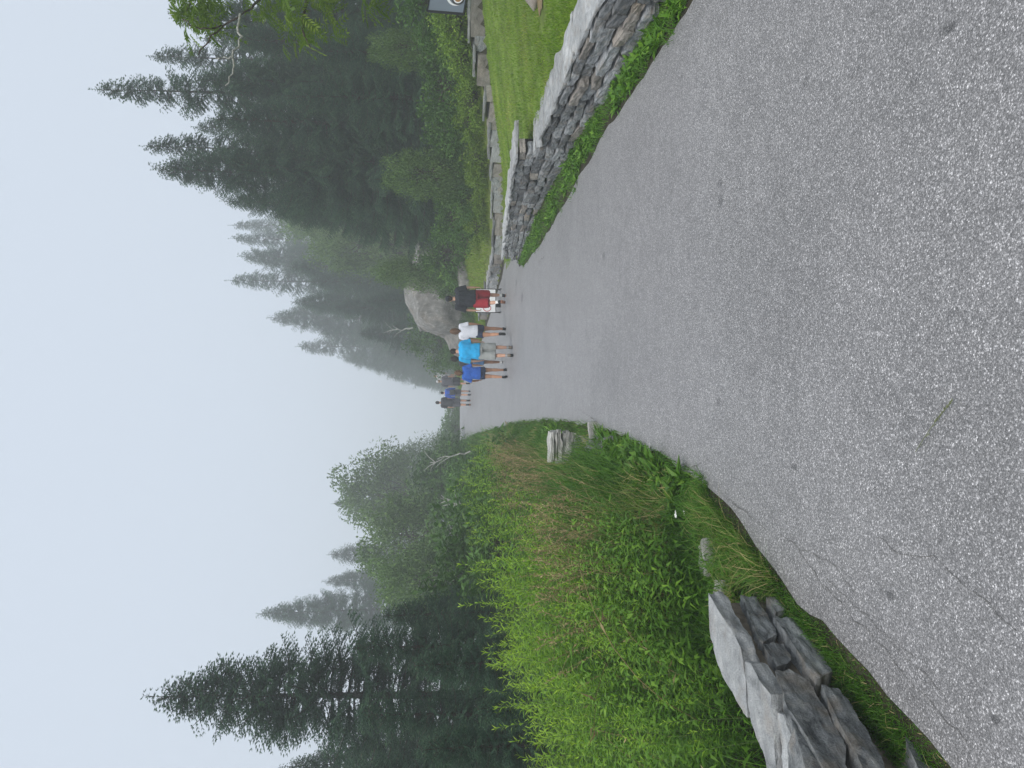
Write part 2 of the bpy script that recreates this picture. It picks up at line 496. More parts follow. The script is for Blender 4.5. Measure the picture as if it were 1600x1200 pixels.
# ================================================================== SETTING
def grid_mesh(name, xs, ys, zf, mats, idxf=None):
    X, Y = np.meshgrid(xs, ys)
    V = np.stack([X, Y, zf(X, Y)], -1).reshape(-1, 3)
    nx, ny = len(xs), len(ys)
    i = np.arange(ny - 1)[:, None] * nx + np.arange(nx - 1)[None]
    Fq = np.stack([i, i + 1, i + nx + 1, i + nx], -1).reshape(-1, 4)
    mi = None
    if idxf is not None:
        cx = (X[:-1, :-1] + X[1:, 1:]) / 2; cy = (Y[:-1, :-1] + Y[1:, 1:]) / 2
        mi = idxf(cx, cy).ravel()
    return mesh_np(name, V, Fq, mats, True, None, mi)
def is_lawn(x, y):
    return ((x > 3.3) & (x < back_x(np.clip(y, 9, 29.2))) & (y < 23.4) & (y > -5)) | ((x > 3.3) & (y <= 9) & (y > -5) & (x < 14))
def is_lawn2(x, y):
    bx = back_x(np.clip(y, 9, 29.2))
    return (x >= bx) & (x < bx + 2.2) & (y > 18) & (y < 29.2)
xs = np.concatenate([[-320, -220, -150, -100, -70, -50, -36, -26, -20, -16], np.arange(-13, -4, .6), np.arange(-4, 9, .12), np.arange(9, 20, .7), [22, 26, 32, 40, 55, 75, 100, 150, 220, 320]])
ys = np.concatenate([[-60, -40, -25, -15], np.arange(-10, 0, 1), np.arange(0, 50, .3), np.arange(50, 75, 1), [78, 84, 92, 100, 120, 150, 200, 280, 400]])
g = link("ground", grid_mesh("ground", xs, ys, ground_z, [M['soil'], M['lawn'], M['lawn2']],
         lambda x, y: np.where(is_lawn(x, y), 1, np.where(is_lawn2(x, y), 2, 0))))
tag(g, kind='structure')

# the asphalt path: a sheet between the two edges
ys = np.concatenate([np.arange(-6, 14, .12), np.arange(14, 62, .35), np.arange(62, 92, 2)])
rv, nx = [], 28
for y in ys:
    wob = .05 * noise.noise(Vector((3.1, y * 1.3, 0))) + .035 * noise.noise(Vector((9.7, y * 4.1, 0)))
    wob2 = .05 * noise.noise(Vector((5.1, y * 1.1, 7))) + .03 * noise.noise(Vector((2.7, y * 4.3, 3)))
    a, b = float(xl(y)) + wob, float(xr(y)) + wob2
    for k in range(nx + 1):
        t = k / nx
        rv.append((a + (b - a) * t, y, float(road_z(y)) + .022 - .012 * (abs(2 * t - 1) ** 6) + .012 * noise.noise(Vector((a + (b - a) * t, y, 0)) * .5)))
rv = np.array(rv)
i = np.arange(len(ys) - 1)[:, None] * (nx + 1) + np.arange(nx)[None]
rf = np.stack([i, i + 1, i + nx + 2, i + nx + 1], -1).reshape(-1, 4)
road = link("path", mesh_np("path", rv, rf, M['asphalt'], True))
tag(road, kind='structure')
def road_top(x, y):
    a, b = float(xl(y)), float(xr(y)); t = (x - a) / (b - a)
    return float(road_z(y)) + .022 - .012 * (abs(2 * t - 1) ** 6) + .012 * noise.noise(Vector((x, y, 0)) * .5)

def crack(pts, w, seed):
    """a thin jagged ribbon along picture points, lying 3 mm over the asphalt"""
    rr = random.Random(seed)
    P = [gp(*p) for p in pts]
    A = Acc(); L, R_ = [], []
    fine = []
    for a, b in zip(P[:-1], P[1:]):
        n = max(3, int((b - a).length / .02))
        for k in range(n): fine.append(a.lerp(b, k / n))
    fine.append(P[-1])
    off = rr.uniform(0, 90)
    V = []
    for k, p in enumerate(fine):
        d = (fine[min(k + 1, len(fine) - 1)] - fine[max(k - 1, 0)]).normalized()
        s = Vector((-d.y, d.x, 0))
        j = .022 * noise.noise(Vector((k * .23, off, 0))) + .008 * noise.noise(Vector((k * .9, off, 4)))
        ww = w * max(0, .35 + 1.2 * noise.noise(Vector((k * .3, off, 9)))) * .5 + .0006
        c = p + s * j
        for sg in (-1, 1):
            q = c + s * ww * sg
            V.append((q.x, q.y, road_top(q.x, q.y) + .004))
    n = len(fine)
    i = np.arange(n - 1)[:, None] * 2
    o = link("path_crack", mesh_np("path_crack", V, np.concatenate([i, i + 1, i + 3, i + 2], 1), M['crack']))
    tag(o, kind='structure')
CR = [([(1255, 860), (1300, 920), (1350, 975), (1390, 1010), (1425, 1060), (1470, 1105), (1520, 1160)], .006),
      ([(1380, 840), (1420, 865), (1470, 870), (1520, 915), (1600, 985)], .004),
      ([(1225, 835), (1262, 858), (1310, 880), (1345, 930)], .005),
      ([(1060, 722), (1085, 730), (1100, 725)], .012), ([(1130, 770), (1170, 800), (1205, 830)], .006),
      ([(1300, 905), (1380, 980), (1440, 1030)], .004), ([(905, 640), (930, 655)], .014),
      ([(1400, 1000), (1450, 1050), (1490, 1090)], .005), ([(850, 350), (852, 400), (842, 412)], .02)]
for k, (p, w) in enumerate(CR): crack(p, w * .5, k)

# ================================================================== STONE WALLS
def polyline(pts):
    P = np.array(pts, float)
    s = np.concatenate([[0], np.cumsum(np.linalg.norm(np.diff(P, axis=0), axis=1))])
    def f(t):
        x = np.interp(t, s, P[:, 0]); y = np.interp(t, s, P[:, 1])
        e = .15
        dx = np.interp(t + e, s, P[:, 0]) - np.interp(t - e, s, P[:, 0]); dy = np.interp(t + e, s, P[:, 1]) - np.interp(t - e, s, P[:, 1])
        return float(x), float(y), math.atan2(dy, dx)
    return f, float(s[-1])
def core_mesh(name, f, L, t0, t1, base, top, inset, thick, mat, side):
    A = Acc(); n = 24; V = []
    for k in range(n + 1):
        t = t0 + (t1 - t0) * k / n
        x, y, a = f(t)
        nx_, ny_ = -math.sin(a) * side, math.cos(a) * side        # into the wall
        for d in (inset, thick - inset):
            for z in (base(t), top(t)):
                V.append((x + nx_ * d, y + ny_ * d, z))
    Fq = []
    for k in range(n):
        b = 4 * k
        for p, q in ((0, 1), (1, 3), (3, 2), (2, 0)):
            Fq.append([b + p, b + q, b + 4 + q, b + 4 + p])
    Fq += [[0, 2, 3, 1], [4 * n, 4 * n + 1, 4 * n + 3, 4 * n + 2]]
    A.add(V, Fq); return A.mesh(name, mat)
def dry_wall(name, label, pts, base, top, courses, thick, side, lens, kk, capname="capstone", group=None):
    f, L = polyline(pts)
    x, y, _ = f(L / 2)
    root = empty(name, (0, 0, 0), label, "stone wall", group)
    link("wall_core", core_mesh("wall_core", f, L, .06, L - .06, lambda t: base(t) - .15, lambda t: top(t) - .075, .13, thick, M['gap'], side), root)
    cap_h = .052
    fr = [0]
    for c in courses: fr.append(fr[-1] + c)
    for c in range(len(courses)):
        t = random.uniform(-.05, .02)
        while t < L - .08:
            ln = min(random.uniform(*lens) * (1.25 if c == 0 else 1), L - t + .02)
            if L - (t + ln) < .14: ln = L - t
            tm = t + ln / 2
            x, y, a = f(tm)
            b, tp = base(tm), top(tm) - cap_h
            z0, z1 = b + (tp - b) * fr[c] / fr[-1], b + (tp - b) * fr[c + 1] / fr[-1]
            hh = (z1 - z0)
            dep = thick * random.uniform(.36, .46)
            batter = (z0 - b) * .16 + random.uniform(-.035, .03)
            off = dep / 2 + batter
            mt = M['stone'] if random.random() < .86 else M['stone_tan']
            hs = hh * random.uniform(.80, .97)
            o = stone_obj("wall_stone", (x - math.sin(a) * side * off, y + math.cos(a) * side * off, (z0 + z1) / 2 + random.uniform(-.008, .008)),
                          (ln / 2 * random.uniform(.90, .97), dep / 2, hs / 2), a + random.uniform(-.05, .05), mt, root, kk, random.uniform(.08, .24), .12, .6, random.uniform(-.05, .05))
            t += ln
    t = -.04
    while t < L - .1:
        ln = min(random.uniform(.45, .8), L - t + .04)
        if L - (t + ln) < .2: ln = L - t + .03
        tm = t + ln / 2
        x, y, a = f(tm)
        off = thick * .5 + .06
        stone_obj(capname, (x - math.sin(a) * side * off, y + math.cos(a) * side * off, top(tm) - cap_h / 2 + random.uniform(-.006, .01)),
                  (ln / 2 * .99, thick * random.uniform(.46, .56), cap_h / 2 * random.uniform(.8, 1.1)), a + random.uniform(-.04, .04), M['cap'], root, 8, .1, .10, .4)
        t += ln
    return root
# right-hand wall: a near lower run and a far run whose top steps up
W1 = [(2.86, 3.9), (2.86, 4.8), (2.9, 5.8), (3.02, 7.2), (3.1, 8.5), (3.17, 9.8), (3.2, 10.6)]
dry_wall("dry_stone_wall", "nearer lower run of grey dry stone wall with pale flat caps, right of the path in front of the lawn", W1,
         lambda t: .0, lambda t: .50, (1.2, 1.0, 1.05, .85), .46, -1, (.30, .78), 8)
W2 = [(3.20, 10.62), (3.22, 12.0), (3.25, 14), (3.22, 16), (3.12, 17.6), (3.05, 18.5)]
dry_wall("dry_stone_wall", "farther run of grey dry stone wall, its pale top one step higher, ending where the walkers pass", W2,
         lambda t: .0, lambda t: .76 - .040 * t, (1.2, 1, 1, .9, .8), .46, -1, (.3, .66), 6)
# retaining wall at the back of the lawn: squared blocks under thin slabs
def back_wall():
    f, L = polyline(BACKWALL)
    root = empty("retaining_wall", (0, 0, 0), "low retaining wall of squared grey and tan blocks at the back of the lawn", "stone wall")
    def bz(t):
        x, y, a = f(t)
        return gz(x - .25, y - .1)
    link("wall_core", core_mesh("wall_core", f, L, .05, L - .05, lambda t: bz(t) - .2, lambda t: bz(t) + .33, .10, .42, M['gap'], -1), root)
    t = 0; k = 0
    while t < L - .1:
        ln = min(random.uniform(.42, .95), L - t)
        tm = t + ln / 2; x, y, a = f(tm); z = bz(tm)
        h = .36
        mt = random.choice([M['stone'], M['stone_tan'], M['stone_tan'], M['cap'], M['stone'], M['stone_dark']])
        stone_obj("wall_block", (x + math.sin(a) * .16 * 1, y - math.cos(a) * .16, z + h / 2 - .03), (ln / 2 * .985, .17, h / 2 * random.uniform(.93, 1.0)), a, mt, root, 5, .10, .07, .3)
        t += ln
    t = 0
    while t < L - .1:
        ln = min(random.uniform(.7, 1.5), L - t)
        tm = t + ln / 2; x, y, a = f(tm); z = bz(tm)
        stone_obj("capstone", (x + math.sin(a) * .2, y - math.cos(a) * .2, z + .36), (ln / 2 * .99, .22, random.uniform(.028, .038)), a, M['stone'], root, 6, .10, .08, .4)
        t += ln
    return root
back_wall()

# ---- the near wall on the left: big split slabs laid over each other
ZO = (1060, 880, 3.75)
def zpx(p): return (ZO[0] + p[0] / ZO[2], ZO[1] + p[1] / ZO[2])
WA, WB = Vector((-1.07, 3.70, 0)), Vector((-1.35, 2.50, 0))
WN = Vector((WB.y - WA.y, -(WB.x - WA.x), 0)).normalized()      # points away from the path
if WN.x > 0: WN = -WN
def on_face(p, out=0.0):
    px, py = zpx(p); r = Vector(ray(px, py)); o = Vector((0, 0, EYE))
    t = ((WA - WN * out) - o).dot(WN) / r.dot(WN)
    return o + r * t
import bmesh
def slab(name, pts, push, mat, parent, amp=.010, rough=.5, cuts=3, seed=0):
    """closed outline (3D) pushed along a vector, then subdivided and chipped"""
    bm = bmesh.new()
    vs = [bm.verts.new(p) for p in pts]
    f = bm.faces.new(vs)
    ex = bmesh.ops.extrude_face_region(bm, geom=[f])
    bmesh.ops.translate(bm, vec=push, verts=[v for v in ex['geom'] if isinstance(v, bmesh.types.BMVert)])
    bmesh.ops.triangulate(bm, faces=[f for f in bm.faces if len(f.verts) > 4])
    for _ in range(cuts):
        es = [e for e in bm.edges if e.calc_length() > .022]
        bmesh.ops.subdivide_edges(bm, edges=es, cuts=1, use_grid_fill=True)
        bmesh.ops.triangulate(bm, faces=bm.faces[:])
    bmesh.ops.recalc_face_normals(bm, faces=bm.faces[:])
    bm.normal_update()
    off = Vector((seed * 3.7, seed * 1.9, seed * 5.3))
    mv = []
    for v in bm.verts:
        p = v.co
        a = noise.fractal(Vector((p.x * 9, p.y * 9, p.z * 16)) + off, .9, 2.1, 5)
        b = noise.noise(Vector((p.x * 4, p.y * 4, p.z * 32)) + off)
        mv.append(p + v.normal * (amp * a * .9 + amp * rough * b * (1 - abs(v.normal.z))))
    for v, c in zip(bm.verts, mv): v.co = c
    ang = math.radians(32)
    for f in bm.faces: f.smooth = True
    for e in bm.edges:
        if len(e.link_faces) == 2 and e.calc_face_angle(0) > ang: e.smooth = False
    me = bpy.data.meshes.new(name); bm.to_mesh(me); bm.free()
    me.materials.append(mat)
    return link(name, me, parent)
lw = empty("dry_stone_wall", (0, 0, 0), "low wall of big split grey slabs at the near left edge, weeds behind it", "stone wall")
tops = [([(172, 170), (205, 225), (255, 310), (305, 385), (360, 490), (378, 570), (395, 700), (402, 905), (330, 790), (255, 650), (190, 440)], .33, .075),
        ([(392, 576), (430, 594), (474, 685), (540, 768), (550, 850), (552, 960), (580, 1330), (560, 1330), (440, 975), (416, 900)], .335, .075),
        ([(578, 876), (616, 892), (640, 960), (700, 1080), (800, 1300), (860, 1420), (640, 1330)], .315, .08)]
for k, (pl, z, th) in enumerate(tops):
    slab("capstone", [gp(*zpx(p), z) for p in pl], Vector((0, 0, -th)), M['cap'], lw, .013, 1.3, 4, k)
faces = [("wall_stone", [(365, 185), (455, 195), (560, 350), (578, 420), (500, 465), (470, 450)], .0),
         ("wall_stone", [(490, 470), (615, 468), (675, 545), (640, 590), (575, 605)], .0),
         ("wall_stone", [(555, 615), (640, 605), (760, 680), (865, 845), (985, 1080), (1010, 1250), (870, 1250), (740, 1000), (640, 850)], .012),
         ("wall_stone", [(650, 880), (710, 960), (800, 1090), (880, 1300), (940, 1420), (820, 1420), (720, 1130)], -.01),
         ("wall_stone", [(515, 200), (600, 195), (625, 270), (570, 290)], .03),
         ("wall_stone", [(545, 300), (650, 310), (745, 400), (850, 530), (905, 640), (815, 690), (700, 520), (620, 400)], .035),
         ("wall_stone", [(830, 700), (930, 720), (1010, 830), (1100, 980), (1180, 1120), (1250, 1300), (1120, 1300), (1030, 1100), (920, 900)], .045),
         ("wall_stone", [(1305, 937), (1380, 980), (1480, 1120), (1580, 1290), (1450, 1290), (1340, 1070)], .09)]
for k, (nm, pl, out) in enumerate(faces):
    cx_ = sum(q_[0] for q_ in pl) / len(pl); cy_ = sum(q_[1] for q_ in pl) / len(pl)
    pl = [(cx_ + (q_[0] - cx_) * .955, cy_ + (q_[1] - cy_) * .955) for q_ in pl]
    slab(nm, [on_face(p, out) for p in pl], WN * .24, M['stone_dark'], lw, .013, 1.0, 4, 20 + k)
A = Acc()
a0, a1 = WA + WN * .05 + Vector((.0, .0, 0)), WB + WN * .05 + (WB - WA) * .35
q = [a0, a1, a1 + WN * .14, a0 + WN * .10]
V = [(p.x, p.y, -.1) for p in q] + [(p.x, p.y, .26) for p in q]
A.add(V, [[0, 1, 5, 4], [1, 2, 6, 5], [2, 3, 7, 6], [3, 0, 4, 7], [4, 5, 6, 7], [3, 2, 1, 0]])
link("mortar", A.mesh("mortar", M['mortar']), lw)

# pale broken ends of walls showing through the grass on the left
pw = empty("dry_stone_wall", (0, 0, 0), "short end of a pale layered stone wall swallowed by long grass at the left path edge", "stone wall")
c = gp(900, 687)
for k, (w_, d_, z, h) in enumerate([(.19, .16, .03, .042), (.215, .17, .105, .034), (.20, .15, .165, .027), (.215, .17, .222, .031), (.195, .16, .275, .024), (.21, .16, .322, .025)]):
    stone_obj("wall_stone", (c.x - .10 + random.uniform(-.02, .02), c.y + .12, gz(c.x, c.y) + z), (w_, d_, h), .12 + random.uniform(-.05, .05), M['stone_white'], pw, 8, .02, .10, .9)
for (px, py, s, lb) in [(1108, 866, (.11, .08, .06), "pale pitted stone peeping through grass just beyond the near left slab wall"),
                        (1134, 912, (.05, .05, .06), "small white stone at the far tip of the near left slab wall"),
                        (925, 668, (.10, .05, .05), "white flat stone lying by gravel at the left path edge")]:
    c = gp(px, py, .06)
    o = stone_obj("loose_stone", (c.x - .03, c.y, .05), s, .3, M['stone_white'], None, 6, .25, .12)
    tag(o, lb, "stone")
A = Acc()
for k in range(420):
    p = gp(random.gauss(938, 13), 678 + abs(random.gauss(0, 12)))
    V, Fq = stone_verts((random.uniform(.008, .022),) * 3, 2, .4, .2, k)
    A.add(V + np.array([p.x - .03, p.y, random.uniform(.015, .05)]), Fq, random.random())
tag(link("gravel", A.mesh("gravel", M['stone'])), "loose grey gravel spilling onto the left path edge", "gravel", kind='stuff')

# ================================================================== BOULDERS
def boulder(name, loc, size, seed, mat, label, k=26, amp=.16, rz=0.0):
    V, Fq = cube_sphere(k)
    S = V / np.linalg.norm(V, axis=1, keepdims=True)
    S = S * .85 + V * .15
    off = Vector((seed * 3.3, seed * 7.1, seed))
    out = []
    for s in S:
        p = Vector(s)
        r = 1 + amp * (noise.noise(p * 1.1 + off) * 1.2 + noise.fractal(p * 2.2 + off, 1.0, 2.0, 5) * .45 + (noise.cell(p * 1.4 + off) - .5) * .25)
        out.append(s * r * np.array(size))
    V = rot_z(np.array(out), rz)
    o = link(name, mesh_np(name, V, Fq, mat, True), None, loc)
    return tag(o, label, "boulder")
boulder("boulder", (4.5, 37.0, gz(4.5, 36) + .5), (2.6, 2.2, 2.15), 3, M['granite'], "huge domed grey granite boulder rising behind the walkers on the right", 40, .14, .3)
boulder("boulder", (2.55, 37.2, gz(2.6, 36) + .0), (1.35, 1.6, 1.25), 8, M['granite'], "lower granite shoulder leaning against the foot of the huge boulder", 26, .16)
boulder("boulder", (4.35, 29.5, gz(4.35, 29.5) + .05), (.62, .6, .75), 5, M['granite'], "small pointed dark boulder on the grass behind the man in red shorts", 18, .2)
ROCK = at(795, -6, 9.0); c = ROCK
boulder("boulder", (c.x + .30, 9.0, gz(c.x, 9.0) + .03), (.34, .28, .20), 12, M['stone_tan'], "rough brown rock on the lawn at the right edge of the picture", 18, .3)
A = Acc()
n = 40
ang = np.linspace(0, 2 * np.pi, n, endpoint=False)
rr = np.array([1 + .35 * noise.noise(Vector((math.cos(a) * 1.5, math.sin(a) * 1.5, 3))) for a in ang])
X = c.x - .05 + .16 + np.cos(ang) * .4 * rr; Y = 8.75 + np.sin(ang) * .32 * rr
V = np.concatenate([[[c.x - .05, 8.75, gz(c.x - .05, 8.75) + .012]], np.stack([X, Y, ground_z(X, Y) + .012], 1)])
A.add(V, [[0, k + 1, (k + 1) % n + 1] for k in range(n)])
M['dirt'] = plain("bare_dirt", (.20, .155, .085), .95, .35, 14, .1)
tag(link("bare_dirt", A.mesh("bare_dirt", M['dirt'])), kind='structure')

# ================================================================== TREES
def spruce_meshes(seed, H, R, dens=1.0, bl=.13, low=.03, gaps=.12):
    """unit pieces of one conifer: trunk mesh and crown mesh, base at the origin"""
    rg = np.random.default_rng(seed)
    T = Acc()
    n = 14
    zz = np.linspace(0, H, n)
    bend = .012 * H * np.sin(zz / H * 3 + seed)
    path = np.stack([bend * .5, bend * .3, zz], 1)
    tube(path, list(np.interp(zz, [0, H * .8, H], [H * .012 + .03, .035, .008])), 8, acc=T)
    C = Acc()
    P_, D_, L_, W_, T_ = [], [], [], [], []
    bp = []
    z = low * H
    while z < H * .985:
        t = z / H
        prof = (1 - t) ** .80
        Lb = R * prof * (1.0 if t > .12 else .8 + t * 1.6) + .10
        nb = int(rg.integers(6, 9)) if t < .93 else int(rg.integers(3, 5))
        a0 = rg.uniform(0, 2 * np.pi)
        for k in range(nb):
            if rg.random() < gaps and t < .9: continue
            a = a0 + 2 * np.pi * k / nb + rg.normal() * .22
            L = Lb * rg.uniform(.55, 1.18)
            el = np.interp(t, [0, .5, .85, 1], [-.25, -.02, .35, .8]) + rg.normal() * .09
            d = np.array([np.cos(a), np.sin(a), 0])
            sd = np.array([-np.sin(a), np.cos(a), 0])
            zo = z + rg.normal() * .10
            x0 = np.interp(zo, zz, path[:, 0]); y0 = np.interp(zo, zz, path[:, 1])
            def pt(u):
                u = np.asarray(u)
                return (np.array([x0, y0, zo]) + d * (L * u * np.cos(el))[..., None]
                        + np.array([0, 0, 1.0]) * (L * (u * np.sin(el) - .26 * u * u * (1 - t) + .24 * u ** 3.2))[..., None])
            us = np.linspace(0, 1, 5)
            bp.append((pt(us), L))
            st = .115 / dens
            m = max(3, int(L / st))
            u = np.linspace(.14, 1.0, m)
            for sg in (-1, 1):
                base = pt(u)
                tl = np.minimum(.50 * L * (1.06 - u) ** .8 + .12, .62) * rg.uniform(.6, 1.15, m)
                td = unit(d * .75 + sd * sg * rg.uniform(.55, .95, m)[:, None] + np.array([0, 0, 1.0]) * rg.normal(-.22, .12, m)[:, None])
                for bi in range(m):
                    q = max(2, int(tl[bi] / .052))
                    s = np.linspace(.05, 1, q)
                    c = base[bi] + td[bi] * (tl[bi] * s)[:, None]
                    c[:, 2] -= .22 * tl[bi] * s ** 2
                    rep = 4
                    cc = np.repeat(c, rep, 0)
                    rnd = rg.normal(size=(len(cc), 3)); rnd[:, 2] = rnd[:, 2] * .42 + .2
                    dd = unit(td[bi] * .85 + unit(rnd) * .5)
                    P_.append(cc); D_.append(dd)
                    L_.append(rg.uniform(.75, 1.25, len(cc)) * bl); W_.append(np.full(len(cc), bl * .22))
                    T_.append(np.clip(.28 + .45 * np.repeat(s, rep) * (u[bi] ** 2) + rg.normal(0, .13, len(cc)), 0, 1))  # bough highlights painted in: tint lightens towards the outer tips
        # short inner sprays that hide the trunk
        m_ = int(110 * dens * (1 - t) ** .8) + 2
        a_ = rg.uniform(0, 2 * np.pi, m_); r_ = Lb * .6 * rg.random(m_) ** .8 + .03
        zj = z + rg.uniform(-.2, .2, m_)
        P_.append(np.stack([np.interp(zj, zz, path[:, 0]) + np.cos(a_) * r_, np.interp(zj, zz, path[:, 1]) + np.sin(a_) * r_, zj - r_ * .12], 1))
        D_.append(unit(np.stack([np.cos(a_), np.sin(a_), rg.normal(-.1, .35, m_)], 1) + rg.normal(size=(m_, 3)) * .5))
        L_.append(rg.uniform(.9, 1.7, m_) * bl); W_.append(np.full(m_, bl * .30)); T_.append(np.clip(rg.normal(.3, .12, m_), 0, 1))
        z += np.interp(t, [0, .8, 1], [.40, .27, .14]) / dens * (H / 12) ** .5 * rg.uniform(.8, 1.2)
    # the leader
    lz = np.linspace(H * .93, H * 1.02, 12)
    for zz_ in lz:
        rnd = rg.normal(size=(5, 3)); rnd[:, 2] = np.abs(rnd[:, 2]) + .8
        P_.append(np.tile([path[-1, 0], path[-1, 1], zz_], (5, 1))); D_.append(unit(rnd)); L_.append(np.full(5, bl)); W_.append(np.full(5, bl * .24)); T_.append(np.full(5, .5))
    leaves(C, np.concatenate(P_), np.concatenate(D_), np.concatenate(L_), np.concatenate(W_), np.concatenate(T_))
    B = Acc()
    for p, L in bp:
        tube(p, list(np.linspace(.012 + .010 * L, .004, 5)), 4, acc=B, cap=False)
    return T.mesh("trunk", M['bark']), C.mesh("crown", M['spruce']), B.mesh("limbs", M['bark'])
SPR = [spruce_meshes(11, 11.0, 2.8, 1.38, .092, low=.08, gaps=.04), spruce_meshes(12, 13.0, 2.5, 1.0, .115, low=.12, gaps=.18), spruce_meshes(13, 9.0, 2.5, 1.15, .09, gaps=.06), spruce_meshes(14, 13.0, 2.9, .95, .12, low=.12, gaps=.2)]
SPH = [11.0, 13.0, 9.0, 13.0]
def place_tree(name, meshes, h0, base, h, rs, label, cat, group=None, rz=None, lean=0.0):
    root = empty(name, base, label, cat, group, random.uniform(0, 6.28) if rz is None else rz)
    s = h / h0
    root.scale = (s * rs, s * rs, s)
    root.rotation_euler[0] = lean
    for nm, me in zip(("trunk", "crown", "limbs"), meshes):
        if me is not None: link(nm, me, root)
    return root
def spruce(px, py, Y, v, rs, label, group=None):
    tip = at(px, py, Y)
    b = gz(tip.x, Y) - .1
    h = (tip.z - b) / 1.02
    return place_tree("spruce_tree", SPR[v], SPH[v], (tip.x, Y, b), h, rs, label, "tree", group, lean=random.uniform(-.015, .015))
spruce(140, 142, 26.5, 1, .82, "tallest dark spruce on the right, its long bare leader poking above its neighbours")
spruce(220, 230, 28, 3, .74, "dark spruce with a thin spiky top, second from the open sky on the right")
spruce(238, 268, 26.5, 0, .92, "dark spruce with wide drooping boughs bordering the open sky on the right")
spruce(228, 88, 31, 3, .75, "hazier spruce just behind the right side of the tallest spruce")
spruce(265, 30, 25.5, 0, .9, "dark spruce behind the overhanging leafy branch at the picture's right edge")
GB = "spruces crowded into a dark stand on the right"
LB = "dark spruce buried among the boughs of the stand right of the path"
for px, py, Y, v, rs in [(330, 190, 25, 2, 1.0), (300, 120, 26, 0, .9), (360, 60, 24.5, 2, 1.0), (345, 258, 26, 2, .9), (300, -70, 25, 0, 1.0), (250, -170, 27, 3, .9),
                         (400, 10, 23.5, 2, 1.05), (345, 318, 30, 0, .8), (440, 150, 23.5, 2, 1.1), (455, 250, 25.5, 2, 1.0), (300, 200, 33, 3, .9), (310, 60, 32, 1, .9), (470, 80, 22.5, 2, 1.15), (430, 335, 31, 2, 1.0), (420, -60, 23, 2, 1.1),
                         (520, 200, 25, 2, 1.3), (540, 120, 24, 2, 1.3), (550, 30, 22.5, 2, 1.3), (530, 280, 27, 2, 1.2)]:
    spruce(px, py, Y, v, rs, LB, GB)
# farther, paler ones above the walkers
spruce(358, 352, 104, 1, .7, "pale foggy spruce tip just left of the dark right-hand stand")
spruce(358, 372, 92, 3, .62, "pale narrow spruce beside the dark right-hand stand, second tip towards the fog")
spruce(372, 402, 84, 0, .85, "foggy spruce right of the tallest one in the misty middle row")
spruce(354, 436, 84, 1, .85, "tallest foggy spruce of the middle row above the woman in the striped top")
spruce(420, 496, 96, 0, .9, "foggy spruce with a spiky top above the man in the turquoise shirt")
spruce(462, 542, 112, 3, .85, "foggy spruce standing last but tall where the misty row drops to the path")
GF = "lower spruces fading into fog beside the path"
LF = "lower spruce fading into fog on the slope right of the path"
for px, py, Y, v, rs in [(455, 470, 66, 0, 1.0), (480, 440, 62, 2, 1.0), (500, 520, 100, 2, 1.0), (530, 556, 120, 0, 1.05), (570, 570, 128, 2, 1.05), (605, 585, 138, 2, 1.05), (640, 596, 148, 2, 1.1),
                         (450, 415, 62, 2, 1.1), (520, 480, 58, 2, 1.1), (560, 520, 60, 2, 1.2), (600, 550, 96, 2, 1.2), (540, 420, 52, 2, 1.1), (650, 575, 108, 2, 1.3), (570, 470, 52, 2, 1.3), (610, 510, 54, 2, 1.4)]:
    spruce(px, py, Y, v, rs, LF, GF)
# left of the path
spruce(230, 1101, 15.5, 0, 1.08, "tall dark spruce at the left, its pointed top against the fog")
spruce(402, 956, 66, 0, .8, "hazy grey spruce between the tall dark one and the leafy trees on the left")
spruce(512, 868, 84, 2, .85, "faint spruce tip rising behind the leafy trees on the left, nearer the hazy grey spruce")
spruce(505, 905, 80, 0, .8, "faint spruce crowding the hazy grey spruce's side towards the leafy trees")
spruce(440, 1196, 19, 0, .8, "spruce with a faint tip at the left edge of the picture")
spruce(517, 786, 72, 1, .8, "thin faint spruce tip above the crown of the tallest leafy tree on the left")
spruce(552, 760, 74, 0, .75, "thin faint spruce tip beside the crown of the tallest leafy tree, towards the path")
GL = "low dark spruces under the tall one on the left"
LL = "low dark spruce filling the foot of the stand behind the weeds on the left"
for px, py, Y, v, rs in [(545, 1010, 13, 2, 1.05), (590, 960, 15, 2, 1.1), (560, 1120, 11.5, 2, 1.1), (640, 1040, 10.5, 2, 1.2), (650, 1170, 8.8, 2, 1.2), (520, 1230, 12, 2, 1.1), (700, 960, 12.5, 2, 1.4), (740, 1110, 8.4, 2, 1.3)]:
    spruce(px, py, Y, v, rs, LL, GL)

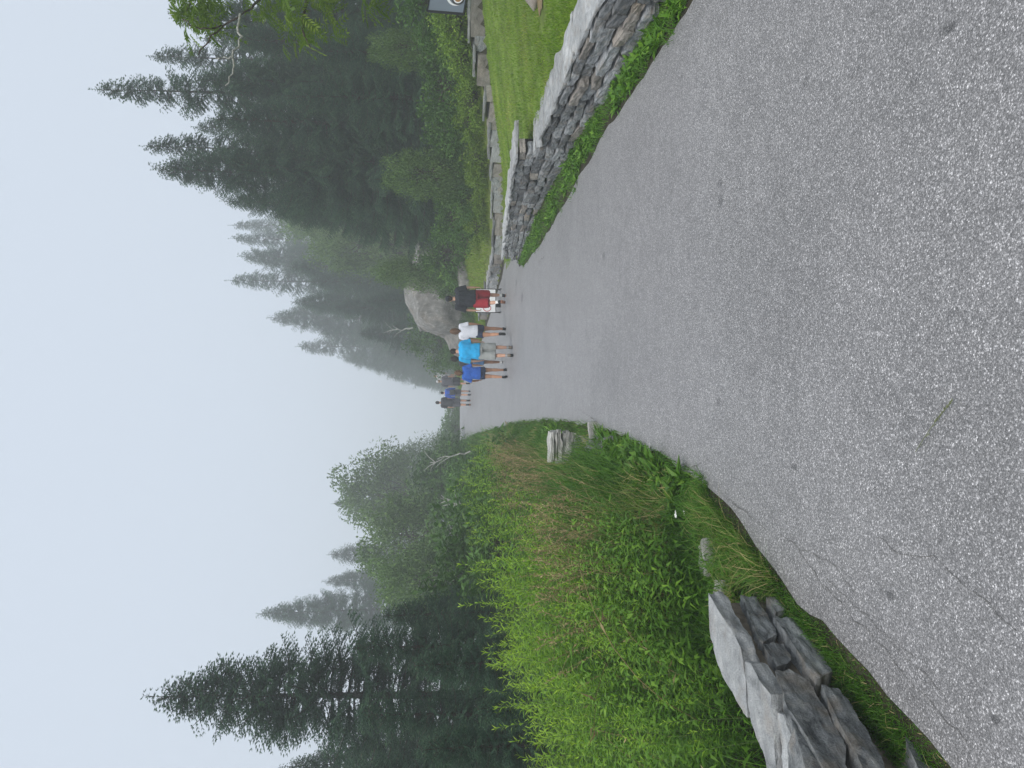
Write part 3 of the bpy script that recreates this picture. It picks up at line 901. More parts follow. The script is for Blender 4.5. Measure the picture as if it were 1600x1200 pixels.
# ---- broad-leaved trees and shrubs
def leafy_meshes(seed, H, R, zc, n_clump, n_leaf, ls, mat, trunks=1, clump_r=.34, lat=.8, flat=.75, low=.0):
    """crown of leaf clumps on an uneven dome + branching stems; base at the origin"""
    rg = np.random.default_rng(seed)
    C = Acc(); T = Acc()
    cl = []
    while len(cl) < n_clump:
        v = rg.normal(size=3); v /= np.linalg.norm(v)
        r = rg.uniform(.25, 1) ** .45
        p = v * r * np.array([R, R, (H - zc)]) * np.array([lat, lat, 1])
        f = 1 + .28 * noise.noise(Vector(v) * 1.8 + Vector((seed, 3, 9)))
        p = p * f + np.array([0, 0, zc])
        if p[2] < low * H: continue
        cl.append(p)
    cl = np.array(cl)
    for k, c in enumerate(cl):
        cr = clump_r * R * rg.uniform(.6, 1.25)
        m = int(n_leaf / n_clump * rg.uniform(.6, 1.4))
        q = unit(rg.normal(size=(m, 3))) * (rg.random((m, 1)) ** .45) * np.array([1, 1, flat]) * cr
        P = c + q
        out = unit(P - np.array([0, 0, zc * .8]))
        D = unit(out * .7 + rg.normal(size=(m, 3)) * .7 + np.array([0, 0, -.25]))
        tint = np.clip(rg.normal(.42, .17, m) + rg.normal() * .13, 0, 1)
        leaves(C, P, D, rg.uniform(.7, 1.3, m) * ls, rg.uniform(.42, .6, m) * ls, tint, up=(0, 0, 1.0), fold=.15)
    for k in range(trunks):
        a = rg.uniform(0, 6.28); b = rg.uniform(0, .12 * R, 2)
        top = np.array([math.cos(a) * R * .3, math.sin(a) * R * .3, zc + (H - zc) * .5]) if trunks > 1 else np.array([0, 0, zc + (H - zc) * .55])
        n = 9
        s = np.linspace(0, 1, n)[:, None]
        path = np.array([b[0], b[1], 0]) * (1 - s) + top * s + rg.normal(size=(n, 3)) * .03 * R * s * (1 - s) * 4
        tube(path, list(np.linspace(H * .012 + .012, .012, n)), 7, acc=T)
        for j in rg.choice(len(cl), min(len(cl), 26 // trunks + 4), replace=False):
            u = rg.uniform(.35, .95); i = int(u * (n - 1))
            p0 = path[i]; p1 = cl[j]
            mid = (p0 + p1) / 2 + rg.normal(size=3) * .06 * R + np.array([0, 0, -.05 * R])
            tube([p0, (p0 + mid) / 2 + rg.normal(size=3) * .02 * R, mid, (mid + p1) / 2 + rg.normal(size=3) * .03 * R, p1], list(np.linspace(H * .005 + .006, .004, 5)), 5, acc=T, cap=False)
    return T.mesh("trunk", M['bark']), C.mesh("crown", mat)
BIR = [leafy_meshes(31, 6.0, 2.6, 3.3, 100, 11000, .19, M['birch'], 2), leafy_meshes(32, 5.0, 2.4, 2.5, 90, 10000, .17, M['birch'], 3)]
BUSH = [leafy_meshes(41, 2.0, 1.3, .9, 60, 4600, .135, M['shrub'], 4, .36, .9), leafy_meshes(42, 1.7, 1.25, .75, 55, 4200, .12, M['shrub'], 4, .36, .95)]
LOWB = [leafy_meshes(51, 1.0, .85, .42, 46, 2600, .10, M['lowshrub'], 5, .36, .95), leafy_meshes(52, .9, .9, .36, 44, 2500, .095, M['lowshrub'], 5, .36, .95)]
def leafy(name, meshes, h0, px, py, Y, rs, label, cat, group=None, hmin=.5):
    tip = at(px, py, Y); b = gz(tip.x, Y) - .05
    h = max(hmin, tip.z - b)
    root = empty(name, (tip.x, Y, b), label, cat, group, random.uniform(0, 6.28))
    s = h / h0
    root.scale = (s * rs, s * rs, s)
    for nm, me in zip(("trunk" if cat == "tree" else "stems", "foliage" if cat != "tree" else "crown"), meshes): link(nm, me, root)
    return root
leafy("birch_tree", BIR[0], 6, 528, 770, 56, .95, "tallest rounded leafy tree on the left, pale green in the fog", "tree")
leafy("birch_tree", BIR[1], 5, 560, 845, 36, .9, "leafy tree in front of the hazy grey spruce on the left", "tree")
leafy("birch_tree", BIR[1], 5, 588, 736, 74, .85, "foggy leafy tree nearest the path on the left, its outline dissolving", "tree")
leafy("birch_tree", BIR[0], 6, 585, 910, 28, .75, "small leafy tree at the foot of the tall dark spruce's path side", "tree")
leafy("birch_tree", BIR[1], 5, 640, 724, 84, .9, "ghostly low tree where the left bank meets the fog", "tree")
GU = "undergrowth shrubs behind the weeds on the left"
LU = "grey-green shrub in the tangled undergrowth behind the weeds on the left"
for px, py, Y, v, rs in [(650, 735, 42, 0, 1.1), (640, 790, 38, 1, 1.1), (655, 850, 30, 0, 1.2), (680, 900, 17, 1, 1.2), (700, 722, 40, 1, 1.2), (690, 770, 30, 0, 1.2), (705, 830, 18, 1, 1.3), (702, 708, 42, 0, 1.2), (700, 738, 32, 1, 1.3), (715, 880, 14, 0, 1.3)]:
    leafy("shrub", BUSH[v], [2.0, 1.7][v], px, py, Y, rs, LU, "shrub", GU)
leafy("shrub", BUSH[0], 2.0, 704, 694, 62, 1.3, "hazy green bush on the skyline where the left path edge disappears", "shrub")
for px, py, Y, rs in [(690, 652, 66, 1.5), (698, 668, 60, 1.4), (684, 680, 70, 1.5)]:
    leafy("shrub", BUSH[0], 2.0, px, py, Y, rs, "hazy green bush beyond the crest where the path fades into fog", "shrub", "hazy bushes beyond the crest of the path")
# right bank
leafy("birch_tree", BIR[0], 6, 432, 335, 56, .62, "pale foggy leafy tree peeping out beside the dark right-hand stand", "tree")
leafy("birch_tree", BIR[1], 5, 480, 385, 48, .55, "misty leafy tree between the dark stand and the foggy spruces", "tree")
leafy("birch_tree", BIR[0], 6, 585, 425, 31, .5, "leafy sapling hanging over the top of the huge boulder", "tree")
leafy("birch_tree", BIR[1], 5, 598, 270, 22.5, .62, "slender leafy sapling in front of the dark spruces, taller than the shrubs around it", "tree")
leafy("birch_tree", BIR[1], 5, 575, 75, 20.5, .5, "leafy sapling under the overhanging branch, in the shade of the dark spruces", "tree")
leafy("shrub", BUSH[0], 2.0, 672, 345, 25, 1.0, "bright green bush beyond the end of the retaining wall, with pale blossom", "shrub")
leafy("shrub", BUSH[1], 1.7, 660, 395, 30, 1.05, "dark green bush beside the huge boulder", "shrub")
leafy("shrub", BUSH[0], 2.0, 650, 425, 33, .9, "green bush growing over the shoulder of the huge boulder", "shrub")
leafy("shrub", BUSH[1], 1.7, 640, 525, 44, 1.0, "hazy bush behind the huge boulder, above the turquoise shirt", "shrub")
leafy("shrub", BUSH[0], 2.0, 690, 556, 40, 1.1, "green bush at the path edge behind the heads of the turquoise couple", "shrub")
leafy("shrub", BUSH[1], 1.7, 722, 498, 32, .9, "low bush at the boulder's foot between the red shorts and the striped top", "shrub")
leafy("shrub", BUSH[1], 1.7, 690, 300, 23, .9, "dark shrub between the slender sapling and the bright bush", "shrub")
leafy("shrub", BUSH[0], 2.0, 730, 532, 33, .8, "low weedy bush at the path edge behind the striped top", "shrub")
leafy("shrub", BUSH[0], 2.0, 735, 570, 37, .8, "low weedy bush at the path edge behind the blue shirt", "shrub")
GS = "low light green shrubs along the retaining wall"
LS = "low light green shrub in the row growing along the top of the retaining wall"
for k in range(13):
    t = 5.0 + k * .98
    f, L = polyline(BACKWALL)
    x, y, a = f(t + random.uniform(-.2, .2))
    x += .62 + random.uniform(-.1, .3); y += .35
    v = k % 2
    root = empty("low_shrub", (x, y, gz(x, y) - .05), LS, "shrub", GS, random.uniform(0, 6))
    s = random.uniform(.75, 1.05) if k < 9 else random.uniform(.55, .75)
    root.scale = (s * 1.1, s * 1.1, s)
    link("stems", LOWB[v][0], root); link("foliage", LOWB[v][1], root)
for k in range(9):
    t = 4.6 + k * 1.35
    x, y, a = f(t)
    x += 1.75 + random.uniform(-.2, .3); y += 1.1
    root = empty("shrub", (x, y, gz(x, y) - .05), "dark shrub shaded by spruces behind the row of light shrubs", "shrub", "shaded shrubs under the right-hand spruces", random.uniform(0, 6))
    s = random.uniform(.6, .95); root.scale = (s, s, s * .9)
    link("stems", BUSH[k % 2][0], root); link("foliage", BUSH[k % 2][1], root)

# dead bare snags
def snag(base, tip, label, seed, w=.035):
    rg = random.Random(seed); A = Acc()
    b, t = Vector(base), Vector(tip)
    P = [b.lerp(t, k / 8) + Vector((rg.uniform(-.06, .06), rg.uniform(-.06, .06), rg.uniform(-.04, .04))) * (k > 0) for k in range(9)]
    tube([tuple(p) for p in P], list(np.linspace(w, .012, 9)), 6, acc=A)
    for k in range(5):
        p = P[rg.randint(3, 7)]
        q = p + Vector((rg.uniform(-.5, .5), rg.uniform(-.3, .3), rg.uniform(.1, .5)))
        tube([tuple(p), tuple(p.lerp(q, .5) + Vector((0, 0, .05))), tuple(q)], [.016, .012, .006], 5, acc=A)
    o = link("dead_snag", A.mesh("dead_snag", M['bark_pale']), None, None)
    return tag(o, label, "dead tree")
snag(at(645, 512, 41), at(599, 519, 41), "bare white snag standing among foggy boughs above the boulder", 1, .05)
snag(at(735, 705, 26), at(672, 722, 26), "pale dead twig leaning in the undergrowth left of the path, nearer the fog", 2, .03)
snag(at(750, 800, 20), at(690, 776, 20), "pale dead twig slanting through the undergrowth behind the tall weeds", 3, .025)
snag(at(750, 860, 18), at(700, 830, 18), "grey dead twig in the undergrowth nearest the dark left spruces", 4, .02)

# ---- mountain ash reaching in at the right edge
def ash_tree():
    rg = np.random.default_rng(5)
    bx, by = 6.4, 8.6
    root = empty("mountain_ash", (bx, by, gz(bx, by) - .05), "mountain ash with feathery leaves and a lichened twig, hanging in at the picture's right edge", "tree")
    o0 = np.array(root.location)
    T = Acc(); C = Acc()
    trunk = np.array([[0, 0, 0], [.05, -.05, 1.0], [-.02, -.1, 2.0], [-.15, -.15, 3.0], [-.2, -.1, 4.2], [-.1, 0, 5.4]])
    tube(trunk, [.11, .095, .085, .07, .05, .02], 10, acc=T)
    W = lambda px, py, Y: np.array(at(px, py, Y)) - o0
    limbs = []
    def limb(p0, pts, r, acc=T, mm=0):
        P = np.array([p0] + pts)
        s = np.linspace(0, 1, len(P)); ss = np.linspace(0, 1, len(P) * 3)
        Q = np.stack([np.interp(ss, s, P[:, k]) for k in range(3)], 1)
        Q[1:-1] += rg.normal(size=(len(Q) - 2, 3)) * .012
        tube(Q, list(np.linspace(r, .006, len(Q))), 6, acc=acc, m=mm)
        return Q
    limbs.append(limb(trunk[3], [W(440, -60, 8.4), W(400, 5, 8.2), W(375, 25, 8.1)], .035))
    limb(W(375, 22, 8.1), [W(372, 45, 8.0), W(376, 60, 8.0), W(362, 90, 7.9), W(366, 112, 7.9), W(352, 134, 7.9)], .014, mm=1)
    limb(W(362, 90, 7.9), [W(350, 88, 7.9), W(336, 92, 7.9)], .008, mm=1)
    limb(W(375, 25, 8.1), [W(350, 40, 8.1), W(335, 55, 8.0), W(318, 72, 8.0), W(310, 86, 8.0)], .012)
    limb(W(350, 40, 8.1), [W(330, 48, 8.0), W(300, 40, 8.0), W(285, 30, 8.0)], .009)
    limbs.append(limb(trunk[3], [W(520, -60, 8.2), W(480, 0, 7.9), W(470, 40, 7.8), W(485, 75, 7.8)], .03))
    limbs.append(limb(trunk[4], [W(330, -60, 8.6), W(300, -5, 8.4), W(290, 25, 8.3)], .03))
    # leaves: (px, py, Y) sprays
    sprays = []
    for _ in range(26):
        sprays.append((rg.uniform(440, 525), rg.uniform(-20, 70), rg.uniform(7.6, 8.6)))
    for _ in range(20):
        sprays.append((rg.uniform(275, 330), rg.uniform(-20, 30), rg.uniform(8.0, 8.8)))
    for _ in range(14):
        sprays.append((rg.uniform(380, 440), rg.uniform(-30, 30), rg.uniform(8.0, 8.8)))
    for _ in range(8):
        sprays.append((rg.uniform(280, 350), rg.uniform(20, 50), rg.uniform(8.0, 8.4)))
    for _ in range(5):
        sprays.append((rg.uniform(555, 590), rg.uniform(-10, 12), rg.uniform(7.8, 8.4)))
    for _ in range(150):
        a, r = rg.uniform(0, 6.28), rg.uniform(.2, 1.7)
        p = np.array([math.cos(a) * r, math.sin(a) * r, rg.uniform(2.2, 5.6)])
        w = p + o0
        if w[0] / w[1] < .60: continue
        sprays.append(tuple(p))
    for k, s in enumerate(sprays):
        c = W(*s) if k < 73 else np.array(s)
        for j in range(rg.integers(3, 6)):
            d = unit(rg.normal(size=3) * np.array([1, 1, .5]) + np.array([-.4, -.2, -.25]))
            L = rg.uniform(.16, .24)
            n = 6
            t = np.linspace(.2, 1, n)
            ax = c + d * (L * t)[:, None]; ax[:, 2] -= .25 * L * t ** 2
            up = unit(rg.normal(size=3) * .4 + np.array([0, 0, 1.0]))
            sd = unit(np.cross(d, up))
            tint = np.clip(rg.normal(.5, .2), 0, 1)
            for sg in (-1, 1):
                leaves(C, ax, d * .6 + sd * sg, .068, .022, np.clip(tint + rg.normal(0, .06, n), 0, 1), up=up, fold=.15)
            leaves(C, ax[-1:], d[None], .06, .02, tint, up=up)
    link("trunk", T.mesh("trunk", [M['bark'], M['bark_pale']]), root)
    link("crown", C.mesh("crown", M['ash']), root)
ash_tree()

# ================================================================== WEEDS AND GRASS
def weed_arrays(seed, H=1.2, nl=64, ll=.115):
    rg = np.random.default_rng(seed)
    A = Acc(); S = Acc()
    n = 9
    s = np.linspace(0, 1, n)
    a = rg.uniform(0, 6.28); lean = rg.uniform(.05, .22)
    path = np.stack([np.cos(a) * lean * H * s ** 2, np.sin(a) * lean * H * s ** 2, H * s * (1 - .04 * s)], 1)
    tube(path, list(np.linspace(.0045, .0018, n)), 5, acc=S)
    t = np.linspace(.10, 1, nl) ** .8
    P = np.stack([np.interp(t, s, path[:, k]) for k in range(3)], 1)
    az = np.arange(nl) * 2.4 + rg.normal(0, .2, nl)
    el = np.interp(t, [0, .5, .9, 1], [-.15, .25, .6, 1.1]) + rg.normal(0, .15, nl)
    D = np.stack([np.cos(az) * np.cos(el), np.sin(az) * np.cos(el), np.sin(el)], 1)
    L = ll * np.interp(t, [0, .3, .75, 1], [.75, 1.1, .95, .42]) * rg.uniform(.8, 1.2, nl)
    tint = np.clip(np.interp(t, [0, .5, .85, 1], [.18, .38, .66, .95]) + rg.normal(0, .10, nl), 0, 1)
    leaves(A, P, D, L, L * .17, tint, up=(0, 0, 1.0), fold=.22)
    return A, S
WEED = []
for k in range(6):
    A, S = weed_arrays(60 + k, [1.2, 1.1, 1.28, 1.0, 1.2, 1.15][k], [64, 56, 70, 52, 60, 66][k], [.115, .12, .105, .13, .11, .12][k])
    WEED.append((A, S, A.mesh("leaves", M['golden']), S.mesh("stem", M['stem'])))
rg = np.random.default_rng(99)
LW = "tall goldenrod stalk with narrow bright green leaves in the weed bank left of the path"
GW = "goldenrod stalks in the weed bank left of the path"
spots = []
def weed_ok(x, y):
    e = float(xl(y))
    front = np.interp(y, [2, 3.2, 4.3, 5, 6.5, 8.5, 10, 14, 20], [.75, .72, .72, .80, .85, .85, .85, .55, .42])
    if y < 4.6:
        # stay behind the slab wall
        w = WA + (WB - WA) * ((y - WA.y) / (WB.y - WA.y))
        if x > w.x - .40: return False
    return x < e - front
tries = 0
while len(spots) < 260 and tries < 20000:
    tries += 1
    y = rg.uniform(2.3, 9.2); x = rg.uniform(-4.6, -1.2)
    if not weed_ok(x, y) or x / y < -.80: continue
    spots.append((x, y))
spots.sort(key=lambda p: p[1])
for k, (x, y) in enumerate(spots):
    v = int(rg.integers(0, 6))
    hs_ = rg.uniform(.62, 1.16) * np.interp(float(xl(y)) - x, [.7, 1.5], [.72, 1.0]) * np.interp(y, [2.3, 4, 5, 9], [.46, .64, .96, 1.28])
    root = empty("goldenrod_plant", (x, y, gz(x, y) - .02), LW, "plant", GW, rg.uniform(0, 6.28))
    root.scale = (hs_ * 1.05, hs_ * 1.05, hs_)
    root.rotation_euler[0] = rg.normal(0, .06); root.rotation_euler[1] = rg.normal(0, .06)
    link("leaves", WEED[v][2], root); link("stem", WEED[v][3], root)
# the rest of the bank as one mass
A = Acc(); n = 0
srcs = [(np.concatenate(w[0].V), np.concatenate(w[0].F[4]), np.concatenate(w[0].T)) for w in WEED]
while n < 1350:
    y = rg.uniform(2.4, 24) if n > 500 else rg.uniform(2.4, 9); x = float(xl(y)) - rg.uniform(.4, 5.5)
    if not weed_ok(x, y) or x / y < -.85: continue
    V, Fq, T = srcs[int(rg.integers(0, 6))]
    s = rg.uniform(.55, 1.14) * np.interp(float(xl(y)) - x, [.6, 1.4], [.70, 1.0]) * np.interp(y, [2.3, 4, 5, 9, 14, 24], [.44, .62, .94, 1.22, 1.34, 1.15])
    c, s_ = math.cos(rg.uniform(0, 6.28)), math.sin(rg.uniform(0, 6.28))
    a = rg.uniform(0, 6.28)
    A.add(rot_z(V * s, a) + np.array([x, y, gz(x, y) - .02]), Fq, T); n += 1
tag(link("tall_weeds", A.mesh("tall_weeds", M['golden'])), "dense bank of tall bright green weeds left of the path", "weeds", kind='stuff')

def scatter(n, fx, y0, y1, power=1.0):
    """points with more of them near the camera; fx(y) -> (x0, x1)"""
    y = y0 + (y1 - y0) * RNG.random(n) ** power
    a, b = fx(y)
    x = a + (b - a) * RNG.random(n)
    return x, y
def on_ground(x, y, dz=-.01):
    return np.stack([x, y, ground_z(x, y) + dz], 1)
# long grass on the left shoulder
A = Acc()
x, y = scatter(21000, lambda y: (xl(y) - np.interp(y, [4, 5, 7, 12, 25], [.7, 1.25, 1.4, 1.2, .9]), xl(y) - .06), 4.0, 26, 1.8)
e = (xl(y) - x)
pk = np.clip(e / .7, .12, 1)
H = np.interp(y, [4, 5.5, 8, 11, 12.5, 16, 26], [.35, .62, .72, .6, .5, .55, .55]) * RNG.uniform(.5, 1.2, len(x)) * pk
H = np.where((y < 5.6) & (e > .45), H * .62, H)
hide = (y > 9.3) & (y < 10.9) & (e < .42)
H = np.where(hide, H * .25, H)
cl = np.array([noise.noise(Vector((a * 1.7, b * 1.2, 4))) for a, b in zip(x, y)])
dry = (cl > .12) & (RNG.random(len(x)) < .5)
tint = np.where(dry, RNG.uniform(.8, 1, len(x)), np.clip(RNG.normal(.42, .18, len(x)) + cl * .25, 0, .78))
blades(A, on_ground(x, y), H, .0085, RNG.uniform(.25, 1.0, len(x)), tint)
tag(link("long_grass", A.mesh("long_grass", M['grass'])), "long bending grass on the left shoulder of the path", "grass", kind='stuff')
# dry seed heads above it
A = Acc()
x, y = scatter(900, lambda y: (xl(y) - 1.5, xl(y) - .45), 5.5, 22, 1.4)
for a, b in zip(x, y):
    if noise.noise(Vector((a * .9, b * .7, 8))) < -.05: continue
    h = random.uniform(.55, 1.0); az = random.uniform(0, 6.28); l = random.uniform(.1, .4)
    s = np.linspace(0, 1, 6)
    P = np.stack([a + math.cos(az) * l * h * s ** 2, b + math.sin(az) * l * h * s ** 2, gz(a, b) + h * s], 1)
    tube(P, list(np.linspace(.0022, .0014, 6)), 3, acc=A, cap=False, tint=.5)
    m = 14; q = np.linspace(.78, 1, m)
    B = np.stack([np.interp(q, s, P[:, k]) for k in range(3)], 1)
    leaves(A, B, unit(RNG.normal(size=(m, 3)) * .6 + np.array([math.cos(az) * .4, math.sin(az) * .4, .9])), .035, .009, RNG.uniform(.3, 1, m))
tag(link("seed_heads", A.mesh("seed_heads", M['dry'])), "dry straw-coloured grass seed heads over the left shoulder", "grass", kind='stuff')
# short verge between slab wall and path, and along the whole left edge
A = Acc()
x, y = scatter(15000, lambda y: (np.minimum(xl(y) - .12, -1.07 + (np.minimum(y, 3.9) - 3.7) * .235) - .05, xl(y) + .015), 1.7, 4.9, 1.2)
edge = np.clip((xl(y) - x) / .10, .35, 1)
blades(A, on_ground(x, y), RNG.uniform(.03, .085, len(x)) * edge, .0042, RNG.uniform(.3, 1.3, len(x)), np.clip(RNG.normal(.34, .2, len(x)) + (RNG.random(len(x)) < .07) * .5, 0, 1))
x, y = scatter(9000, lambda y: (xl(y) - .35, xl(y) + .03), 4.6, 26, 1.7)
blades(A, on_ground(x, y), RNG.uniform(.04, .15, len(x)), .006, RNG.uniform(.3, 1.2, len(x)), np.clip(RNG.normal(.4, .2, len(x)), 0, 1))
x, y = scatter(2600, lambda y: (-1.05 + 0 * y, -.72 + 0 * y), 3.55, 4.7, 1)
k_ = x < xl(y) - .05
x, y = x[k_], y[k_]
blades(A, on_ground(x, y), RNG.uniform(.08, .24, len(x)), .0045, RNG.uniform(.4, 1.3, len(x)), np.clip(RNG.normal(.6, .22, len(x)), 0, 1))
tag(link("verge_grass", A.mesh("verge_grass", M['grass'])), "short green verge grass between the near slab wall and the path", "grass", kind='stuff')
# grass under and among the weeds near the wall
A = Acc()
x, y = scatter(9000, lambda y: (xl(y) - 3.2, xl(y) - .5), 2.3, 9, 1.2)
k_ = np.array([weed_ok(a, b) for a, b in zip(x, y)])
x, y = x[k_], y[k_]
blades(A, on_ground(x, y), RNG.uniform(.15, .55, len(x)), .006, RNG.uniform(.3, 1.1, len(x)), np.clip(RNG.normal(.4, .22, len(x)), 0, 1))
tag(link("undergrowth_grass", A.mesh("undergrowth_grass", M['grass'])), "mixed grass under the tall weeds behind the near slab wall", "grass", kind='stuff')
# bent dead stems and taller coarse weeds breaking the bank's outline
A = Acc()
for _ in range(150):
    y = rg.uniform(2.8, 15); x = float(xl(y)) - rg.uniform(.75, 3.4)
    if not weed_ok(x, y): continue
    h = rg.uniform(.5, 1.25); az = rg.uniform(0, 6.28); l = rg.uniform(.15, .9)
    s = np.linspace(0, 1, 7)
    P = np.stack([x + math.cos(az) * l * h * s ** 1.6, y + math.sin(az) * l * h * s ** 1.6, gz(x, y) + h * (s - .35 * l * s ** 2.5)], 1)
    tube(P, list(np.linspace(.004, .0015, 7)), 4, acc=A, cap=False, tint=rg.uniform(.1, .7))
    m = int(rg.integers(4, 10)); q = rg.uniform(.3, 1, m)
    B = np.stack([np.interp(q, s, P[:, k]) for k in range(3)], 1)
    leaves(A, B, rg.normal(size=(m, 3)) + np.array([0, 0, -.4]), rg.uniform(.05, .10, m), rg.uniform(.008, .02, m), rg.uniform(.1, 1, m), fold=.4)
tag(link("dead_stems", A.mesh("dead_stems", M['dry'])), "bent brown dead stems among the tall weeds on the left", "weeds", kind='stuff')
# broad weeds: at the foot of the right-hand wall and in clumps at the left edge
def broad_weeds(A, pts, size, nl=9):
    for (a, b) in pts:
        s = size * random.uniform(.6, 1.3); z = gz(a, b)
        az = np.arange(nl) * 2.4 + random.uniform(0, 6)
        el = RNG.uniform(.1, 1.1, nl)
        D = np.stack([np.cos(az) * np.cos(el), np.sin(az) * np.cos(el), np.sin(el)], 1)
        P = np.array([a, b, z]) + D * np.array([.2, .2, .5]) * s * RNG.uniform(.2, 1.0, nl)[:, None]
        leaves(A, P, D, s * RNG.uniform(.6, 1.2, nl), s * RNG.uniform(.28, .42, nl), np.clip(RNG.normal(.5, .2, nl), 0, 1), up=(0, 0, 1.0), fold=.3)
def broad_weeds_tall(A, pts):
    """leafy stalks of a coarser kind, leaves up the whole height"""
    for (a, b) in pts:
        n = 24; h = random.uniform(.3, .9); t = np.linspace(.1, 1, n)
        az = np.arange(n) * 2.4 + random.uniform(0, 6); el = RNG.uniform(-.1, .6, n)
        D = np.stack([np.cos(az) * np.cos(el), np.sin(az) * np.cos(el), np.sin(el)], 1)
        P = np.array([a, b, gz(a, b)]) + np.stack([0 * t + .05 * t * math.cos(a * 40), .05 * t * math.sin(b * 30), h * t], 1)
        L = .105 * (1.1 - .5 * t) * RNG.uniform(.7, 1.2, n)
        leaves(A, P, D, L, L * .27, np.clip(.3 + .55 * t + RNG.normal(0, .12, n), 0, 1), up=(0, 0, 1.0), fold=.3)
A = Acc()
fW1, LW1 = polyline(W1 + W2[1:])
pts = []
for _ in range(620):
    t = random.uniform(0, LW1 - .3); x, y, a = fW1(t)
    w = max(.05, x - float(xr(y)) - .02)
    if noise.noise(Vector((t * .9, 3, 3))) < -.22: continue
    pts.append((x + .05 - w * (1.0 + .5 * noise.noise(Vector((t * 1.6, 1, 7)))) * random.random() ** .7, y))
broad_weeds(A, pts, .085, 10)
x = []; y = []
for _ in range(9500):
    t = random.uniform(0, LW1); xx, yy, a = fW1(t)
    x.append(xx + .05 - random.random() * max(.06, xx - float(xr(yy)) + .02) * (1.0 + .5 * noise.noise(Vector((t * 2.3, 5, 7))))); y.append(yy)
x, y = np.array(x), np.array(y)
blades(A, on_ground(x, y), RNG.uniform(.03, .13, len(x)), .006, RNG.uniform(.3, 1.3, len(x)), np.clip(RNG.normal(.45, .2, len(x)), 0, 1))
tag(link("wall_foot_weeds", A.mesh("wall_foot_weeds", M['ferny'])), "leafy weeds and grass along the foot of the right-hand dry stone wall", "weeds", kind='stuff')
A = Acc()
pts = [(float(xl(y)) - random.uniform(.05, .5), y) for y in np.random.default_rng(3).uniform(4.9, 8.3, 150)] + [(float(xl(y)) - random.uniform(.1, .3), y) for y in np.random.default_rng(4).uniform(10.5, 13, 60)]
broad_weeds(A, pts, .12, 9)
pts = [(x, y) for x, y in ((random.uniform(-1.75, -1.15), random.uniform(3.85, 5.0)) for _ in range(130)) if x < xl(y) - .35]
broad_weeds(A, pts, .13, 10)
pts = [(x, y) for x, y in ((random.uniform(-3.2, -1.2), random.uniform(2.6, 9)) for _ in range(420)) if weed_ok(x, y)]
broad_weeds_tall(A, pts + [(float(xl(y)) - random.uniform(.38, 1.15), y) for y in np.random.default_rng(8).uniform(4.2, 6.4, 110)])
tag(link("broad_leaf_weeds", A.mesh("broad_leaf_weeds", M['ferny'])), "broad-leaved weeds in clumps along the left path edge", "weeds", kind='stuff')
# lawn
A = Acc()
x, y = scatter(60000, lambda y: (np.full_like(y, 3.45), np.minimum(back_x(np.clip(y, 9, 29)) - .05, .56 * y + .4)), 6.0, 22.5, 1.1)
k_ = (x > 3.45) & (x < .56 * y + .4) & ~((np.abs(x - (ROCK.x - .05)) < .42) & (np.abs(y - 8.75) < .26))
x, y = x[k_], y[k_]
blades(A, on_ground(x, y), RNG.uniform(.03, .075, len(x)), .0075, RNG.uniform(.3, 1.2, len(x)), np.clip(RNG.normal(.45, .17, len(x)) + .45 * np.array([noise.fractal(Vector((a * 1.1, b * .8, 2)), 1, 2, 3) for a, b in zip(x, y)]), 0, 1), seg=2)
tag(link("lawn_grass", A.mesh("lawn_grass", M['lawngrass'])), "mown green lawn behind the right-hand dry stone wall", "grass", kind='stuff')
A = Acc()
f, L = polyline(BACKWALL)
x = []; y = []
for _ in range(16000):
    t = random.uniform(5, L); xx, yy, a = f(t)
    w = random.uniform(.35, 2.2)
    x.append(xx + w * .85); y.append(yy + w * .5)
x, y = np.array(x), np.array(y)
blades(A, on_ground(x, y), RNG.uniform(.06, .2, len(x)), .011, RNG.uniform(.3, 1.2, len(x)), np.clip(RNG.normal(.6, .17, len(x)), 0, 1), seg=2)
x, y = scatter(9000, lambda y: (xr(y) + .02, xr(y) + 1.6), 29.5, 46, 1.2)
blades(A, on_ground(x, y), RNG.uniform(.1, .45, len(x)), .014, RNG.uniform(.3, 1.2, len(x)), np.clip(RNG.normal(.5, .17, len(x)), 0, 1), seg=2)
tag(link("bank_grass", A.mesh("bank_grass", M['lawngrass'])), "yellow-green grass strip above the retaining wall and along the right path edge", "grass", kind='stuff')
# left skyline greenery past the weeds
A = Acc()
x, y = scatter(9000, lambda y: (xl(y) - 3.5, xl(y) - .05), 24, 50, 1.2)
blades(A, on_ground(x, y), RNG.uniform(.2, .7, len(x)), .016, RNG.uniform(.3, 1.1, len(x)), np.clip(RNG.normal(.45, .17, len(x)), 0, 1), seg=2)
tag(link("far_bank_grass", A.mesh("far_bank_grass", M['grass'])), "rough grass on the far left bank where the path fades into fog", "grass", kind='stuff')

# a white blossom at the left edge and a fallen grass stalk on the asphalt
pw_ = gp(1085, 803); M['petal'] = plain("white_petal", (.78, .78, .74), .6, .08, 30)
fl = at(1057, 803, pw_.y)
root = empty("white_flower", (pw_.x, pw_.y, gz(pw_.x, pw_.y)), "white blossom standing in the weeds at the left path edge", "flower")
A = Acc(); hz_ = max(.12, fl.z - gz(pw_.x, pw_.y))
tube([(0, 0, 0), (.01, 0, hz_ * .5), (0, 0, hz_)], [.003, .0025, .002], 5, acc=A)
link("stem", A.mesh("stem", M['stem']), root)
A = Acc()
for dx, dz, s in ((0, 0, .03), (.008, -.055, .02)):
    az = np.arange(7) * .9
    leaves(A, np.tile([dx, 0, hz_ + dz], (7, 1)), np.stack([np.cos(az), np.sin(az), 0 * az + .35], 1), s, s * .75, .5, up=(0, 0, 1.0), fold=.1)
link("petals", A.mesh("petals", M['petal']), root)
